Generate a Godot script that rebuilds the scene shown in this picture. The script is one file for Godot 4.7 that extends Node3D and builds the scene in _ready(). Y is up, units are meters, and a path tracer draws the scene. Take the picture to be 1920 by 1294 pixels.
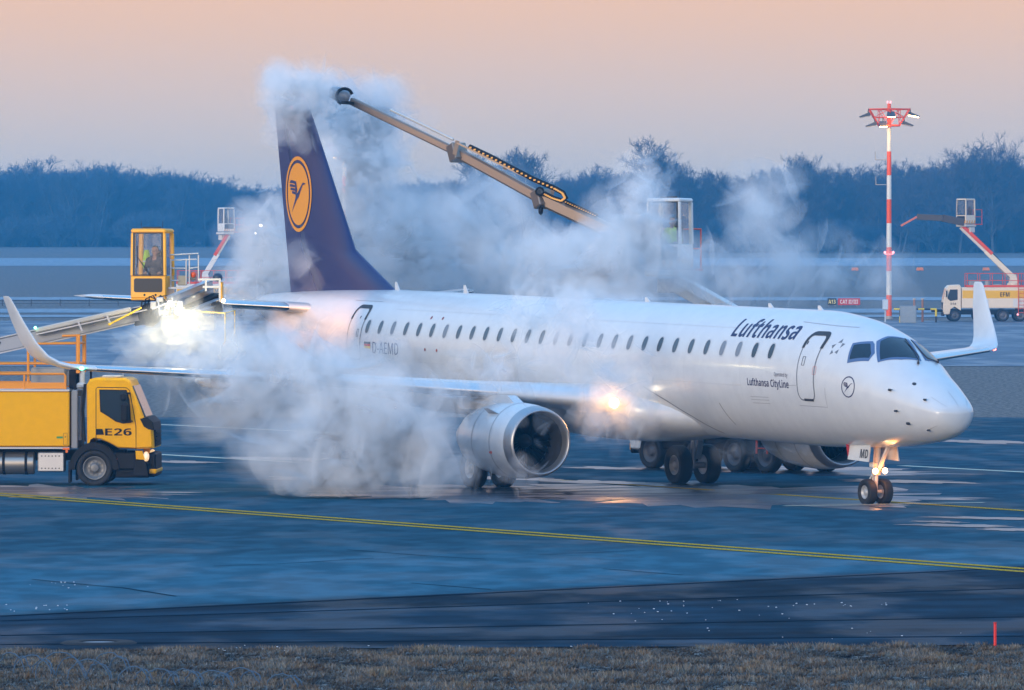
extends Node3D
# Dawn de-icing scene. World axes: x along the aircraft's heading, y up, z to its right side; metres.

const CAM := Vector3(115.6036, 5.2150, 70.9295)
const FW := Vector3(-0.890425, -0.010424, -0.455012)
const FOCAL := 11068.29
var RT: Vector3
var UPV: Vector3
var FH: Vector3          # level forward of the view
var rng := RandomNumberGenerator.new()
var cache := {}
var used := {}

class G:
	var v := PackedVector3Array()
	var n := PackedVector3Array()
	var c := PackedColorArray()
	var uv := PackedVector2Array()
	var xf := Transform3D()
	var col := Color(1, 1, 1, 1)
	var paint := false
	func t(a, b, d, na, nb, nd):
		if (b - a).cross(d - a).dot(na + nb + nd) > 0.0:
			var s = b; b = d; d = s
			s = nb; nb = nd; nd = s
		v.append(xf * a); v.append(xf * b); v.append(xf * d)
		n.append((xf.basis * na).normalized()); n.append((xf.basis * nb).normalized()); n.append((xf.basis * nd).normalized())
		if paint:
			c.append(col); c.append(col); c.append(col)
	func f3(a, b, d, out):
		var nn = (b - a).cross(d - a)
		if nn.length_squared() < 1e-16: return
		nn = nn.normalized()
		if nn.dot(out) < 0.0: nn = -nn
		t(a, b, d, nn, nn, nn)
	func q(a, b, d, e, out):
		f3(a, b, d, out); f3(a, d, e, out)
	func hexa(p):   # bottom 4 (ring), top 4 (ring)
		var m := Vector3.ZERO
		for x in p: m += x / 8.0
		for k in [[0, 1, 2, 3], [4, 5, 6, 7], [0, 1, 5, 4], [1, 2, 6, 5], [2, 3, 7, 6], [3, 0, 4, 7]]:
			var fc = (p[k[0]] + p[k[1]] + p[k[2]] + p[k[3]]) / 4.0
			q(p[k[0]], p[k[1]], p[k[2]], p[k[3]], fc - m)
	func box(ctr: Vector3, size: Vector3, bev := 0.0, bs := Basis()):
		var h := size / 2.0
		bev = minf(bev, minf(h.x, minf(h.y, h.z)) * 0.9)
		for ax in 3:
			var i := (ax + 1) % 3
			var j := (ax + 2) % 3
			for s in [-1.0, 1.0]:
				var p := []
				for k in [[-1, -1], [1, -1], [1, 1], [-1, 1]]:
					var w := Vector3()
					w[ax] = s * h[ax]; w[i] = k[0] * (h[i] - bev); w[j] = k[1] * (h[j] - bev)
					p.append(ctr + bs * w)
				var o := Vector3(); o[ax] = s
				q(p[0], p[1], p[2], p[3], bs * o)
			if bev > 0.0:
				for s1 in [-1.0, 1.0]:
					for s2 in [-1.0, 1.0]:
						var p := []
						for k in [[0, -1], [0, 1], [1, 1], [1, -1]]:
							var w := Vector3()
							w[ax] = k[1] * (h[ax] - bev)
							w[i] = s1 * (h[i] - (bev if k[0] == 1 else 0.0)); w[j] = s2 * (h[j] - (0.0 if k[0] == 1 else bev))
							p.append(ctr + bs * w)
						var o := Vector3(); o[i] = s1; o[j] = s2
						q(p[0], p[1], p[2], p[3], bs * o)
		if bev > 0.0:
			for sx in [-1.0, 1.0]:
				for sy in [-1.0, 1.0]:
					for sz in [-1.0, 1.0]:
						var sg := Vector3(sx, sy, sz)
						f3(ctr + bs * (Vector3(h.x, h.y - bev, h.z - bev) * sg), ctr + bs * (Vector3(h.x - bev, h.y, h.z - bev) * sg), ctr + bs * (Vector3(h.x - bev, h.y - bev, h.z) * sg), bs * sg)
	func bar(a: Vector3, b: Vector3, w: float, hgt: float, upd := Vector3.UP, bev := 0.0):   # rectangular bar between two points
		var z := (b - a).normalized()
		var x := upd.cross(z)
		if x.length() < 0.01: x = Vector3.RIGHT.cross(z)
		x = x.normalized()
		box((a + b) / 2.0, Vector3(w, hgt, a.distance_to(b)), bev, Basis(x, z.cross(x), z))
	func loft(rows: Array, closed := true, cap := true, flip := false):
		var m: int = rows[0].size()
		var k := rows.size()
		var nr := []
		var sgn := 0.0
		for i in k:
			var r := PackedVector3Array()
			var ct := Vector3.ZERO
			for p in rows[i]: ct += p / m
			for j in m:
				var j0 := (j - 1 + m) % m if closed else maxi(j - 1, 0)
				var j1 := (j + 1) % m if closed else mini(j + 1, m - 1)
				var du: Vector3 = rows[i][j1] - rows[i][j0]
				var dv: Vector3 = rows[mini(i + 1, k - 1)][j] - rows[maxi(i - 1, 0)][j]
				if du.length_squared() < 1e-12:
					var i2 := i + 1 if i < k / 2 else i - 1
					du = rows[i2][j1] - rows[i2][j0]
				var nn := du.cross(dv)
				nn = nn.normalized() if nn.length_squared() > 1e-18 else Vector3.ZERO
				r.append(nn)
				sgn += nn.dot((rows[i][j] - ct).normalized())
			nr.append(r)
		if (sgn < 0.0) != flip:
			for i in k:
				for j in m: nr[i][j] = -nr[i][j]
		for i in k - 1:
			for j in (m if closed else m - 1):
				var j1 := (j + 1) % m
				var a = rows[i][j]; var b = rows[i][j1]; var d = rows[i + 1][j1]; var e = rows[i + 1][j]
				if a.distance_squared_to(b) > 1e-12: t(a, b, d, nr[i][j], nr[i][j1], nr[i + 1][j1])
				if d.distance_squared_to(e) > 1e-12: t(a, d, e, nr[i][j], nr[i + 1][j1], nr[i + 1][j])
		if cap and closed:
			for i in [0, k - 1]:
				var ct := Vector3.ZERO
				for p in rows[i]: ct += p / m
				var out: Vector3 = (rows[0][0] - rows[1][0]) if i == 0 else (rows[k - 1][0] - rows[k - 2][0])
				for j in m: f3(ct, rows[i][j], rows[i][(j + 1) % m], out)
	func cyl(a: Vector3, b: Vector3, r0: float, r1 := -1.0, seg := 10, cap := true):
		if r1 < 0.0: r1 = r0
		var z := (b - a).normalized()
		var x := z.cross(Vector3.UP if absf(z.y) < 0.9 else Vector3.RIGHT).normalized()
		var y := z.cross(x)
		for j in seg:
			var a0 := TAU * j / seg
			var a1 := TAU * (j + 1) / seg
			var n0 := x * cos(a0) + y * sin(a0)
			var n1 := x * cos(a1) + y * sin(a1)
			t(a + n0 * r0, a + n1 * r0, b + n1 * r1, n0, n1, n1)
			t(a + n0 * r0, b + n1 * r1, b + n0 * r1, n0, n1, n0)
			if cap:
				f3(a, a + n0 * r0, a + n1 * r0, -z)
				f3(b, b + n0 * r1, b + n1 * r1, z)
	func tube(pts: Array, r, seg := 6):
		var rows := []
		var x := Vector3.ZERO
		for i in pts.size():
			var z: Vector3 = (pts[mini(i + 1, pts.size() - 1)] - pts[maxi(i - 1, 0)]).normalized()
			if x == Vector3.ZERO: x = z.cross(Vector3.UP if absf(z.y) < 0.9 else Vector3.RIGHT)
			x = (x - z * x.dot(z)).normalized()
			var y := z.cross(x)
			var row := PackedVector3Array()
			var rr: float = r[i] if r is Array else r
			for j in seg: row.append(pts[i] + (x * cos(TAU * j / seg) + y * sin(TAU * j / seg)) * rr)
			rows.append(row)
		loft(rows)
	func lathe(o: Vector3, axis: Vector3, prof: Array, seg := 24, cap := false):
		var z := axis.normalized()
		var x := z.cross(Vector3.UP if absf(z.y) < 0.9 else Vector3.RIGHT).normalized()
		var y := z.cross(x)
		var rows := []
		for p in prof:
			var row := PackedVector3Array()
			for j in seg: row.append(o + z * p.x + (x * cos(TAU * j / seg) + y * sin(TAU * j / seg)) * p.y)
			rows.append(row)
		loft(rows, true, cap)
	func ell(ctr: Vector3, rad: Vector3, bs := Basis(), seg := 12, rings := 8):
		for i in rings:
			var rr := []
			for u in 2:
				var a := PI * (i + u) / rings
				var row := []
				for j in seg + 1: row.append(Vector3(sin(a) * cos(TAU * j / seg), cos(a), sin(a) * sin(TAU * j / seg)))
				rr.append(row)
			for j in seg:
				var p := [rr[0][j], rr[0][j + 1], rr[1][j + 1], rr[1][j]]
				if i > 0: t(ctr + bs * (p[0] * rad), ctr + bs * (p[1] * rad), ctr + bs * (p[2] * rad), bs * (p[0] / rad), bs * (p[1] / rad), bs * (p[2] / rad))
				if i < rings - 1: t(ctr + bs * (p[0] * rad), ctr + bs * (p[2] * rad), ctr + bs * (p[3] * rad), bs * (p[0] / rad), bs * (p[2] / rad), bs * (p[3] / rad))
	func prism(poly: PackedVector2Array, o: Vector3, ux: Vector3, uy: Vector3, dep: Vector3, inset := 0.0):
		# a polygon given depth; inset > 0 chamfers both rims by scaling the end faces about the middle
		var idx := Geometry2D.triangulate_polygon(poly)
		var ct := Vector2.ZERO
		for p in poly: ct += p / poly.size()
		var size := 0.0
		for p in poly: size = maxf(size, p.distance_to(ct))
		var k := 1.0 - inset / size if inset > 0.0 else 1.0
		var dn := dep.normalized()
		var e0 := []; var e1 := []; var m0 := []; var m1 := []
		for p in poly:
			var w := o + ux * p.x + uy * p.y
			var s := o + ux * (ct.x + (p.x - ct.x) * k) + uy * (ct.y + (p.y - ct.y) * k)
			e0.append(s); e1.append(s + dep)
			m0.append(w + dn * inset); m1.append(w + dep - dn * inset)
		for i in range(0, idx.size(), 3):
			f3(e0[idx[i]], e0[idx[i + 1]], e0[idx[i + 2]], -dep)
			f3(e1[idx[i]], e1[idx[i + 1]], e1[idx[i + 2]], dep)
		var cw := Geometry2D.is_polygon_clockwise(poly)
		for i in poly.size():
			var j := (i + 1) % poly.size()
			var d2 := poly[j] - poly[i]
			var nn := Vector2(d2.y, -d2.x) * (-1.0 if cw else 1.0)
			var out := ux * nn.x + uy * nn.y
			q(m0[i], m0[j], m1[j], m1[i], out)
			if inset > 0.0:
				q(e0[i], e0[j], m0[j], m0[i], out - dn * 0.3 * out.length())
				q(m1[i], m1[j], e1[j], e1[i], out + dn * 0.3 * out.length())
	func mesh() -> ArrayMesh:
		var a := []
		a.resize(Mesh.ARRAY_MAX)
		a[Mesh.ARRAY_VERTEX] = v
		a[Mesh.ARRAY_NORMAL] = n
		if paint: a[Mesh.ARRAY_COLOR] = c
		if uv.size() == v.size(): a[Mesh.ARRAY_TEX_UV] = uv
		var m := ArrayMesh.new()
		if v.size(): m.add_surface_from_arrays(Mesh.PRIMITIVE_TRIANGLES, a)
		return m

# ---------- nodes ----------
func numbered(s: String) -> String:
	if not used.has(s):
		used[s] = 0
		return s
	used[s] += 1
	return "%s_%03d" % [s, used[s]]

func thing(called: String, label: String, category: String, xf := Transform3D(), group := "") -> Node3D:
	var o := Node3D.new()
	o.name = numbered(called)
	add_child(o)
	o.transform = xf
	tag(o, label, category, group)
	return o

func tag(o, label: String, category: String, group := "", kind := ""):
	o.set_meta("label", label)
	o.set_meta("category", category)
	if group: o.set_meta("group", group)
	if kind: o.set_meta("kind", kind)

func obj(called: String, g, mat: Material, parent = null) -> MeshInstance3D:
	var o := MeshInstance3D.new()
	o.mesh = g.mesh() if g is G else g
	o.material_override = mat
	if parent == null:
		o.name = numbered(called)
		add_child(o)
	else:
		o.name = called
		parent.add_child(o, true)
	return o

func holder(called: String, parent: Node3D, at := Vector3.ZERO) -> Node3D:
	var o := Node3D.new()
	o.name = called
	parent.add_child(o, true)
	o.position = at
	return o

# ---------- materials: colours are linear ----------
func mat(key: String, c: Color, rough := 0.5, metal := 0.0) -> StandardMaterial3D:
	if cache.has(key): return cache[key]
	var m := StandardMaterial3D.new()
	m.resource_name = key
	m.albedo_color = Color(c.r, c.g, c.b).linear_to_srgb()
	m.roughness = rough
	m.metallic = metal
	cache[key] = m
	return m

func grime(m: StandardMaterial3D, tex: Texture2D, scale: float):
	m.albedo_texture = tex
	m.uv1_triplanar = true
	m.uv1_scale = Vector3.ONE * scale
	return m

func glow(key: String, c: Color, energy: float) -> StandardMaterial3D:
	var m := mat(key, Color(0.8, 0.8, 0.8), 0.4)
	m.emission_enabled = true
	m.emission = c.linear_to_srgb()
	m.emission_energy_multiplier = energy
	return m

func glass(key: String, c: Color, a: float) -> StandardMaterial3D:
	var m := mat(key, c, 0.05)
	m.transparency = BaseMaterial3D.TRANSPARENCY_ALPHA
	m.albedo_color.a = a
	return m

func noise_tex(sd: int, freq: float, oct: int, size: int, c0: Color, c1: Color, lo := 0.0, hi := 1.0, stretch := 1.0) -> ImageTexture:
	var n := FastNoiseLite.new()
	n.seed = sd
	n.frequency = freq
	n.fractal_octaves = oct
	n.noise_type = FastNoiseLite.TYPE_SIMPLEX_SMOOTH
	var d := n.get_seamless_image(size, int(size / stretch)).get_data()
	var lut := []
	for i in 256:
		var k := clampf((i / 255.0 - lo) / (hi - lo), 0.0, 1.0)
		lut.append(c0.lerp(c1, k * k * (3.0 - 2.0 * k)))
	var out := PackedByteArray()
	out.resize(d.size() * 3)
	for i in d.size():
		var c: Color = lut[d[i]]
		out[i * 3] = int(c.r * 255.0); out[i * 3 + 1] = int(c.g * 255.0); out[i * 3 + 2] = int(c.b * 255.0)
	return ImageTexture.create_from_image(Image.create_from_data(size, int(size / stretch), false, Image.FORMAT_RGB8, out))

# ---------- places ----------
func gh(d: float) -> float:      # the land rises gently beyond the apron
	var t := clampf(d - 240.0, 0.0, 100.0)
	return 0.01324 * (t * t / 200.0 + clampf(d - 340.0, 0.0, 1300.0))

func at(px: float, py: float, d: float) -> Vector3:     # a place that lies d metres ahead of the photographer
	return CAM + (FW + RT * ((px - 960.0) / FOCAL) - UPV * ((py - 647.0) / FOCAL)) * d

func spot(a: float, d: float, lift := 0.0) -> Vector3:   # on the land: a metres to the right of the line of sight, d metres ahead
	var p := Vector3(CAM.x, 0, CAM.z) + RT * a + FH * d
	p.y = gh(d) + lift
	return p

func side(px: float, d: float) -> float:                # metres to the right for a bearing given by px
	return (px - 960.0) / FOCAL * d

func flat(px: float, py: float) -> Vector3:             # point of the level apron
	var d := FW + RT * ((px - 960.0) / FOCAL) - UPV * ((py - 647.0) / FOCAL)
	return CAM - d * (CAM.y / d.y)

func dep(p: Vector3) -> float:
	return (p - Vector3(CAM.x, p.y, CAM.z)).dot(FH)

func text_tris(s: String, bold: bool, w: float, h: float, x0 := 0.0, y0 := 0.0) -> PackedVector2Array:
	# front faces of lettering, scaled so that the ink fills w by h with its lower left corner at x0, y0
	var f := SystemFont.new()
	f.font_names = PackedStringArray(["Droid Sans"])
	f.font_weight = 700 if bold else 400
	var tm := TextMesh.new()
	tm.text = s
	tm.font = f
	tm.font_size = 64
	tm.pixel_size = 0.01
	tm.depth = 0.0
	tm.curve_step = 1.5
	var a := tm.surface_get_arrays(0)
	var vs: PackedVector3Array = a[Mesh.ARRAY_VERTEX]
	var ix = a[Mesh.ARRAY_INDEX]
	var out := PackedVector2Array()
	var lo := Vector2(1e9, 1e9)
	var hi := -lo
	for k in (ix.size() if ix != null else vs.size()):
		var p: Vector3 = vs[ix[k]] if ix != null else vs[k]
		out.append(Vector2(p.x, p.y))
		lo = lo.min(out[k]); hi = hi.max(out[k])
	for k in out.size(): out[k] = (out[k] - lo) / (hi - lo) * Vector2(w, h) + Vector2(x0, y0)
	return out

func flat_text(g: G, tris: PackedVector2Array, o: Vector3, ux: Vector3, uy: Vector3):
	var nn := ux.cross(uy)
	for i in range(0, tris.size(), 3):
		g.f3(o + ux * tris[i].x + uy * tris[i].y, o + ux * tris[i + 1].x + uy * tris[i + 1].y, o + ux * tris[i + 2].x + uy * tris[i + 2].y, nn)

func lay(g: G, tris: PackedVector2Array, fn: Callable, lift: float, most := 0.12):
	# lays flat triangles on a curved surface: fn(p) gives [point, normal]
	var todo := []
	for i in range(0, tris.size(), 3): todo.append([tris[i], tris[i + 1], tris[i + 2], 0])
	while todo.size():
		var k = todo.pop_back()
		var l := [k[0].distance_to(k[1]), k[1].distance_to(k[2]), k[2].distance_to(k[0])]
		var e := 0
		for j in 3: if l[j] > l[e]: e = j
		if l[e] > most and k[3] < 14:
			var a = k[e]; var b = k[(e + 1) % 3]; var d = k[(e + 2) % 3]
			var m = (a + b) / 2.0
			todo.append([a, m, d, k[3] + 1]); todo.append([m, b, d, k[3] + 1])
			continue
		var p := []
		for j in 3: p.append(fn.call(k[j]))
		g.t(p[0][0] + p[0][1] * lift, p[1][0] + p[1][1] * lift, p[2][0] + p[2][1] * lift, p[0][1], p[1][1], p[2][1])

func poly_tris(poly: PackedVector2Array) -> PackedVector2Array:
	var out := PackedVector2Array()
	for i in Geometry2D.triangulate_polygon(poly): out.append(poly[i])
	return out

func ring_tris(poly: PackedVector2Array, w: float, closed := true) -> PackedVector2Array:   # a band of width w along an outline
	var out := PackedVector2Array()
	var n := poly.size()
	var inn := PackedVector2Array(); var ou := PackedVector2Array()
	for i in n:
		var a := poly[(i - 1 + n) % n] if closed or i > 0 else poly[i]
		var b := poly[(i + 1) % n] if closed or i < n - 1 else poly[i]
		var d := (b - a).normalized()
		var nn := Vector2(d.y, -d.x) * w / 2.0
		inn.append(poly[i] - nn); ou.append(poly[i] + nn)
	for i in (n if closed else n - 1):
		var j := (i + 1) % n
		for p in [inn[i], ou[i], ou[j], inn[i], ou[j], inn[j]]: out.append(p)
	return out

func oval(c: Vector2, rx: float, ry: float, seg := 24, e := 2.0) -> PackedVector2Array:
	var p := PackedVector2Array()
	for i in seg:
		var a := TAU * i / seg
		p.append(c + Vector2(signf(cos(a)) * pow(absf(cos(a)), 2.0 / e) * rx, signf(sin(a)) * pow(absf(sin(a)), 2.0 / e) * ry))
	return p

func rrect(x0: float, y0: float, x1: float, y1: float, rx: float, ry: float) -> PackedVector2Array:
	var p := PackedVector2Array()
	for k in [[x1 - rx, y1 - ry, 0.0], [x0 + rx, y1 - ry, PI / 2], [x0 + rx, y0 + ry, PI], [x1 - rx, y0 + ry, PI * 1.5]]:
		for q in 5: p.append(Vector2(k[0] + cos(k[2] + PI / 8 * q) * rx, k[1] + sin(k[2] + PI / 8 * q) * ry))
	return p

func wheel(called: String, parent: Node3D, p: Vector3, ax: Vector3, r: float, w: float, rim_r: float, tyre_m: Material, rim_m: Material, bolts := 0) -> Node3D:
	# p is the middle of the wheel, ax points out of its visible face
	var o := holder(called, parent, p)
	var g := G.new()
	var h := w / 2.0
	g.lathe(Vector3.ZERO, ax, [Vector2(-h * 0.7, rim_r), Vector2(-h * 0.95, r * 0.80), Vector2(-h * 0.9, r * 0.93), Vector2(-h * 0.62, r * 0.99), Vector2(-h * 0.2, r), Vector2(h * 0.2, r), Vector2(h * 0.62, r * 0.99), Vector2(h * 0.9, r * 0.93), Vector2(h * 0.95, r * 0.80), Vector2(h * 0.7, rim_r), Vector2(-h * 0.7, rim_r)], 32)
	obj("tyre", g, tyre_m, o)
	g = G.new()
	g.lathe(Vector3.ZERO, ax, [Vector2(h * 0.74, rim_r * 1.04), Vector2(h * 0.78, rim_r * 0.93), Vector2(h * 0.35, rim_r * 0.82), Vector2(h * 0.3, rim_r * 0.5), Vector2(h * 0.62, rim_r * 0.38), Vector2(h * 0.72, rim_r * 0.30), Vector2(h * 0.72, 0.001)], 28)
	var x := ax.cross(Vector3.UP).normalized()
	var y := ax.cross(x)
	for k in bolts:
		var d := x * cos(TAU * k / bolts) + y * sin(TAU * k / bolts)
		g.cyl(d * rim_r * 0.62 + ax * h * 0.3, d * rim_r * 0.62 + ax * h * 0.5, rim_r * 0.07, -1, 6)
	obj("rim", g, rim_m, o)
	g = G.new()
	g.lathe(Vector3.ZERO, ax, [Vector2(-h * 0.74, rim_r * 1.04), Vector2(-h * 0.5, rim_r * 0.8), Vector2(-h * 0.5, 0.001)], 24)
	obj("inner_rim", g, rim_m, o)
	return o

# ---------- the airliner ----------
const FS := [0.0, 0.06, 0.2, 0.45, 0.8, 1.2, 1.7, 2.2, 2.8, 3.5, 4.5, 6.0, 10.0, 26.0, 28.0, 30.0, 32.0, 34.0, 36.0, 37.5, 38.3]
const FT := [2.19, 2.358, 2.482, 2.65, 2.858, 3.061, 3.29, 3.584, 3.872, 4.099, 4.316, 4.442, 4.445, 4.445, 4.445, 4.44, 4.41, 4.34, 4.25, 4.17, 4.10]
const FB := [2.19, 1.91, 1.735, 1.612, 1.535, 1.476, 1.412, 1.365, 1.32, 1.28, 1.235, 1.192, 1.19, 1.19, 1.28, 1.52, 1.90, 2.40, 2.95, 3.38, 3.66]
const FWD := [0.0, 0.35, 0.520, 0.645, 0.765, 0.89, 1.03, 1.162, 1.275, 1.374, 1.46, 1.503, 1.505, 1.505, 1.49, 1.42, 1.27, 1.03, 0.72, 0.45, 0.25]
const FM := [2.19, 2.21, 2.23, 2.27, 2.33, 2.41, 2.5, 2.6, 2.7, 2.8, 2.9, 2.95, 2.95, 2.95, 2.98, 3.05, 3.18, 3.38, 3.62, 3.80, 3.90]
const X0 := -0.62
var ftab := []

func hermite(xs: Array, ys: Array, x: float) -> float:
	var k := 0
	while k < xs.size() - 2 and x > xs[k + 1]: k += 1
	var h: float = xs[k + 1] - xs[k]
	var t := clampf((x - xs[k]) / h, 0.0, 1.0)
	var d: float = (ys[k + 1] - ys[k]) / h
	var m0 := d
	var m1 := d
	if k > 0:
		var dp: float = (ys[k] - ys[k - 1]) / (xs[k] - xs[k - 1])
		m0 = 0.0 if dp * d <= 0.0 else 2.0 * dp * d / (dp + d)
	if k < xs.size() - 2:
		var dn: float = (ys[k + 2] - ys[k + 1]) / (xs[k + 2] - xs[k + 1])
		m1 = 0.0 if dn * d <= 0.0 else 2.0 * dn * d / (dn + d)
	var t2 := t * t
	var t3 := t2 * t
	return ys[k] * (2 * t3 - 3 * t2 + 1) + h * m0 * (t3 - 2 * t2 + t) + ys[k + 1] * (3 * t2 - 2 * t3) + h * m1 * (t3 - t2)

func fsec(s: float) -> Array:
	if ftab.is_empty():
		for i in 3840:
			var x := i * 0.01
			ftab.append([hermite(FS, FT, x), hermite(FS, FB, x), hermite(FS, FWD, x), hermite(FS, FM, x)])
	if s < 0.06:
		var q := sqrt(maxf(s, 0.0) / 0.06)
		return [lerpf(2.19, 2.358, q), lerpf(2.19, 1.91, q), 0.35 * q, 2.19 + 0.02 * q]
	var f := clampf(s / 0.01, 0.0, 3838.0)
	var i := int(f)
	var k := f - i
	var a: Array = ftab[i]
	var b: Array = ftab[i + 1]
	return [lerpf(a[0], b[0], k), lerpf(a[1], b[1], k), lerpf(a[2], b[2], k), lerpf(a[3], b[3], k)]

func fus(s: float, th: float) -> Vector3:
	var a := fsec(s)
	var sn := sin(th)
	return Vector3(X0 - s, a[3] + (a[0] - a[3]) * sn if sn > 0.0 else a[3] + (a[3] - a[1]) * sn, a[2] * cos(th))

func fus_st(p: Vector2) -> Array:     # p = (metres behind the nose tip, angle up from the right side)
	var q := fus(p.x, p.y)
	var n := (fus(p.x + 0.02, p.y) - fus(maxf(p.x - 0.02, 0.001), p.y)).cross(fus(p.x, p.y + 0.01) - fus(p.x, p.y - 0.01)).normalized()
	if n.dot(Vector3(0.0, sin(p.y), cos(p.y))) < 0.0: n = -n
	return [q, n]

func fus_xy(p: Vector2) -> Array:     # p = (x, y) on the right side
	var s := X0 - p.x
	var a := fsec(s)
	var k: float = (p.y - a[3]) / (a[0] - a[3]) if p.y > a[3] else (p.y - a[3]) / (a[3] - a[1])
	return fus_st(Vector2(s, asin(clampf(k, -0.999, 0.999))))

func fin_le(y: float) -> float:
	return lerpf(-29.9, -32.784, (y - 4.3) / 1.208) if y < 5.508 else lerpf(-32.784, -36.1, (y - 5.508) / 4.442)
func fin_te(y: float) -> float:
	return -37.02 - 0.198 * (y - 4.28)
func foil(u: float) -> float:         # half thickness, 1 at the thickest
	return 2.0 * 5.0 * (0.2969 * sqrt(maxf(u, 0.0)) - 0.126 * u - 0.3516 * u * u + 0.2843 * u * u * u - 0.1036 * u * u * u * u)
func fin_z(x: float, y: float) -> float:
	var u := clampf((fin_le(y) - x) / (fin_le(y) - fin_te(y)), 0.0, 1.0)
	return lerpf(0.25, 0.11, (y - 4.3) / 5.65) * foil(u)
func fin_xy(p: Vector2) -> Array:
	var e := 0.02
	var n := Vector3(-(fin_z(p.x + e, p.y) - fin_z(p.x - e, p.y)) / (2 * e), -(fin_z(p.x, p.y + e) - fin_z(p.x, p.y - e)) / (2 * e), 1.0).normalized()
	return [Vector3(p.x, p.y, fin_z(p.x, p.y)), n]

func crane(c: Vector2, k: float) -> Array:     # the flying bird of the emblem: triangles
	var out := PackedVector2Array()
	for pl in [[Vector2(-0.72, -0.74), Vector2(-0.10, -0.22), Vector2(0.10, -0.12), Vector2(0.52, 0.34), Vector2(0.86, 0.42), Vector2(0.56, 0.46), Vector2(0.05, 0.10), Vector2(-0.18, -0.02), Vector2(-0.30, -0.22)],
		[Vector2(-0.22, -0.12), Vector2(-0.05, 0.16), Vector2(-0.16, 0.50), Vector2(-0.74, 0.56), Vector2(-0.90, 0.44), Vector2(-0.28, 0.40)],
		[Vector2(-0.30, 0.36), Vector2(-0.84, 0.40), Vector2(-0.90, 0.30), Vector2(-0.28, 0.26)],
		[Vector2(-0.28, 0.22), Vector2(-0.78, 0.26), Vector2(-0.82, 0.16), Vector2(-0.26, 0.12)],
		[Vector2(-0.26, 0.10), Vector2(-0.66, 0.12), Vector2(-0.60, 0.02), Vector2(-0.24, -0.02)]]:
		var pv := PackedVector2Array()
		for p in pl: pv.append(c + p * k)
		out.append_array(poly_tris(pv))
	return out

func wing_rows(secs: Array, zs: float, u0: float, u1: float, puff := 0.0) -> Array:
	# secs: [leading edge, chord, thickness, up]; the skin between the shares u0 and u1 of the chord
	var rows := []
	for s in secs:
		var row := PackedVector3Array()
		var us := []
		for i in 15: us.append(u0 + (u1 - u0) * pow(i / 14.0, 1.8 if u0 == 0.0 else 1.0))
		for k in [1.0, -1.0]:
			for i in 15:
				var u: float = us[14 - i] if k > 0 else us[i]
				if k < 0 and i == 0 and u0 == 0.0: continue
				var h: float = foil(u) * s[2] * 0.5 * s[1] * (1.15 if k > 0 else 0.85) + puff
				var p: Vector3 = s[0] + Vector3(-u * s[1] + (puff if u < 0.01 else 0.0), 0, 0) + s[3] * (h * k)
				row.append(Vector3(p.x, p.y, p.z * zs))
		rows.append(row)
	return rows

func body_ground(x: float, z: float) -> float:   # height of the apron in the aircraft's own frame
	return (0.019897 * x + 0.01272 * z) / 0.99972

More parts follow.
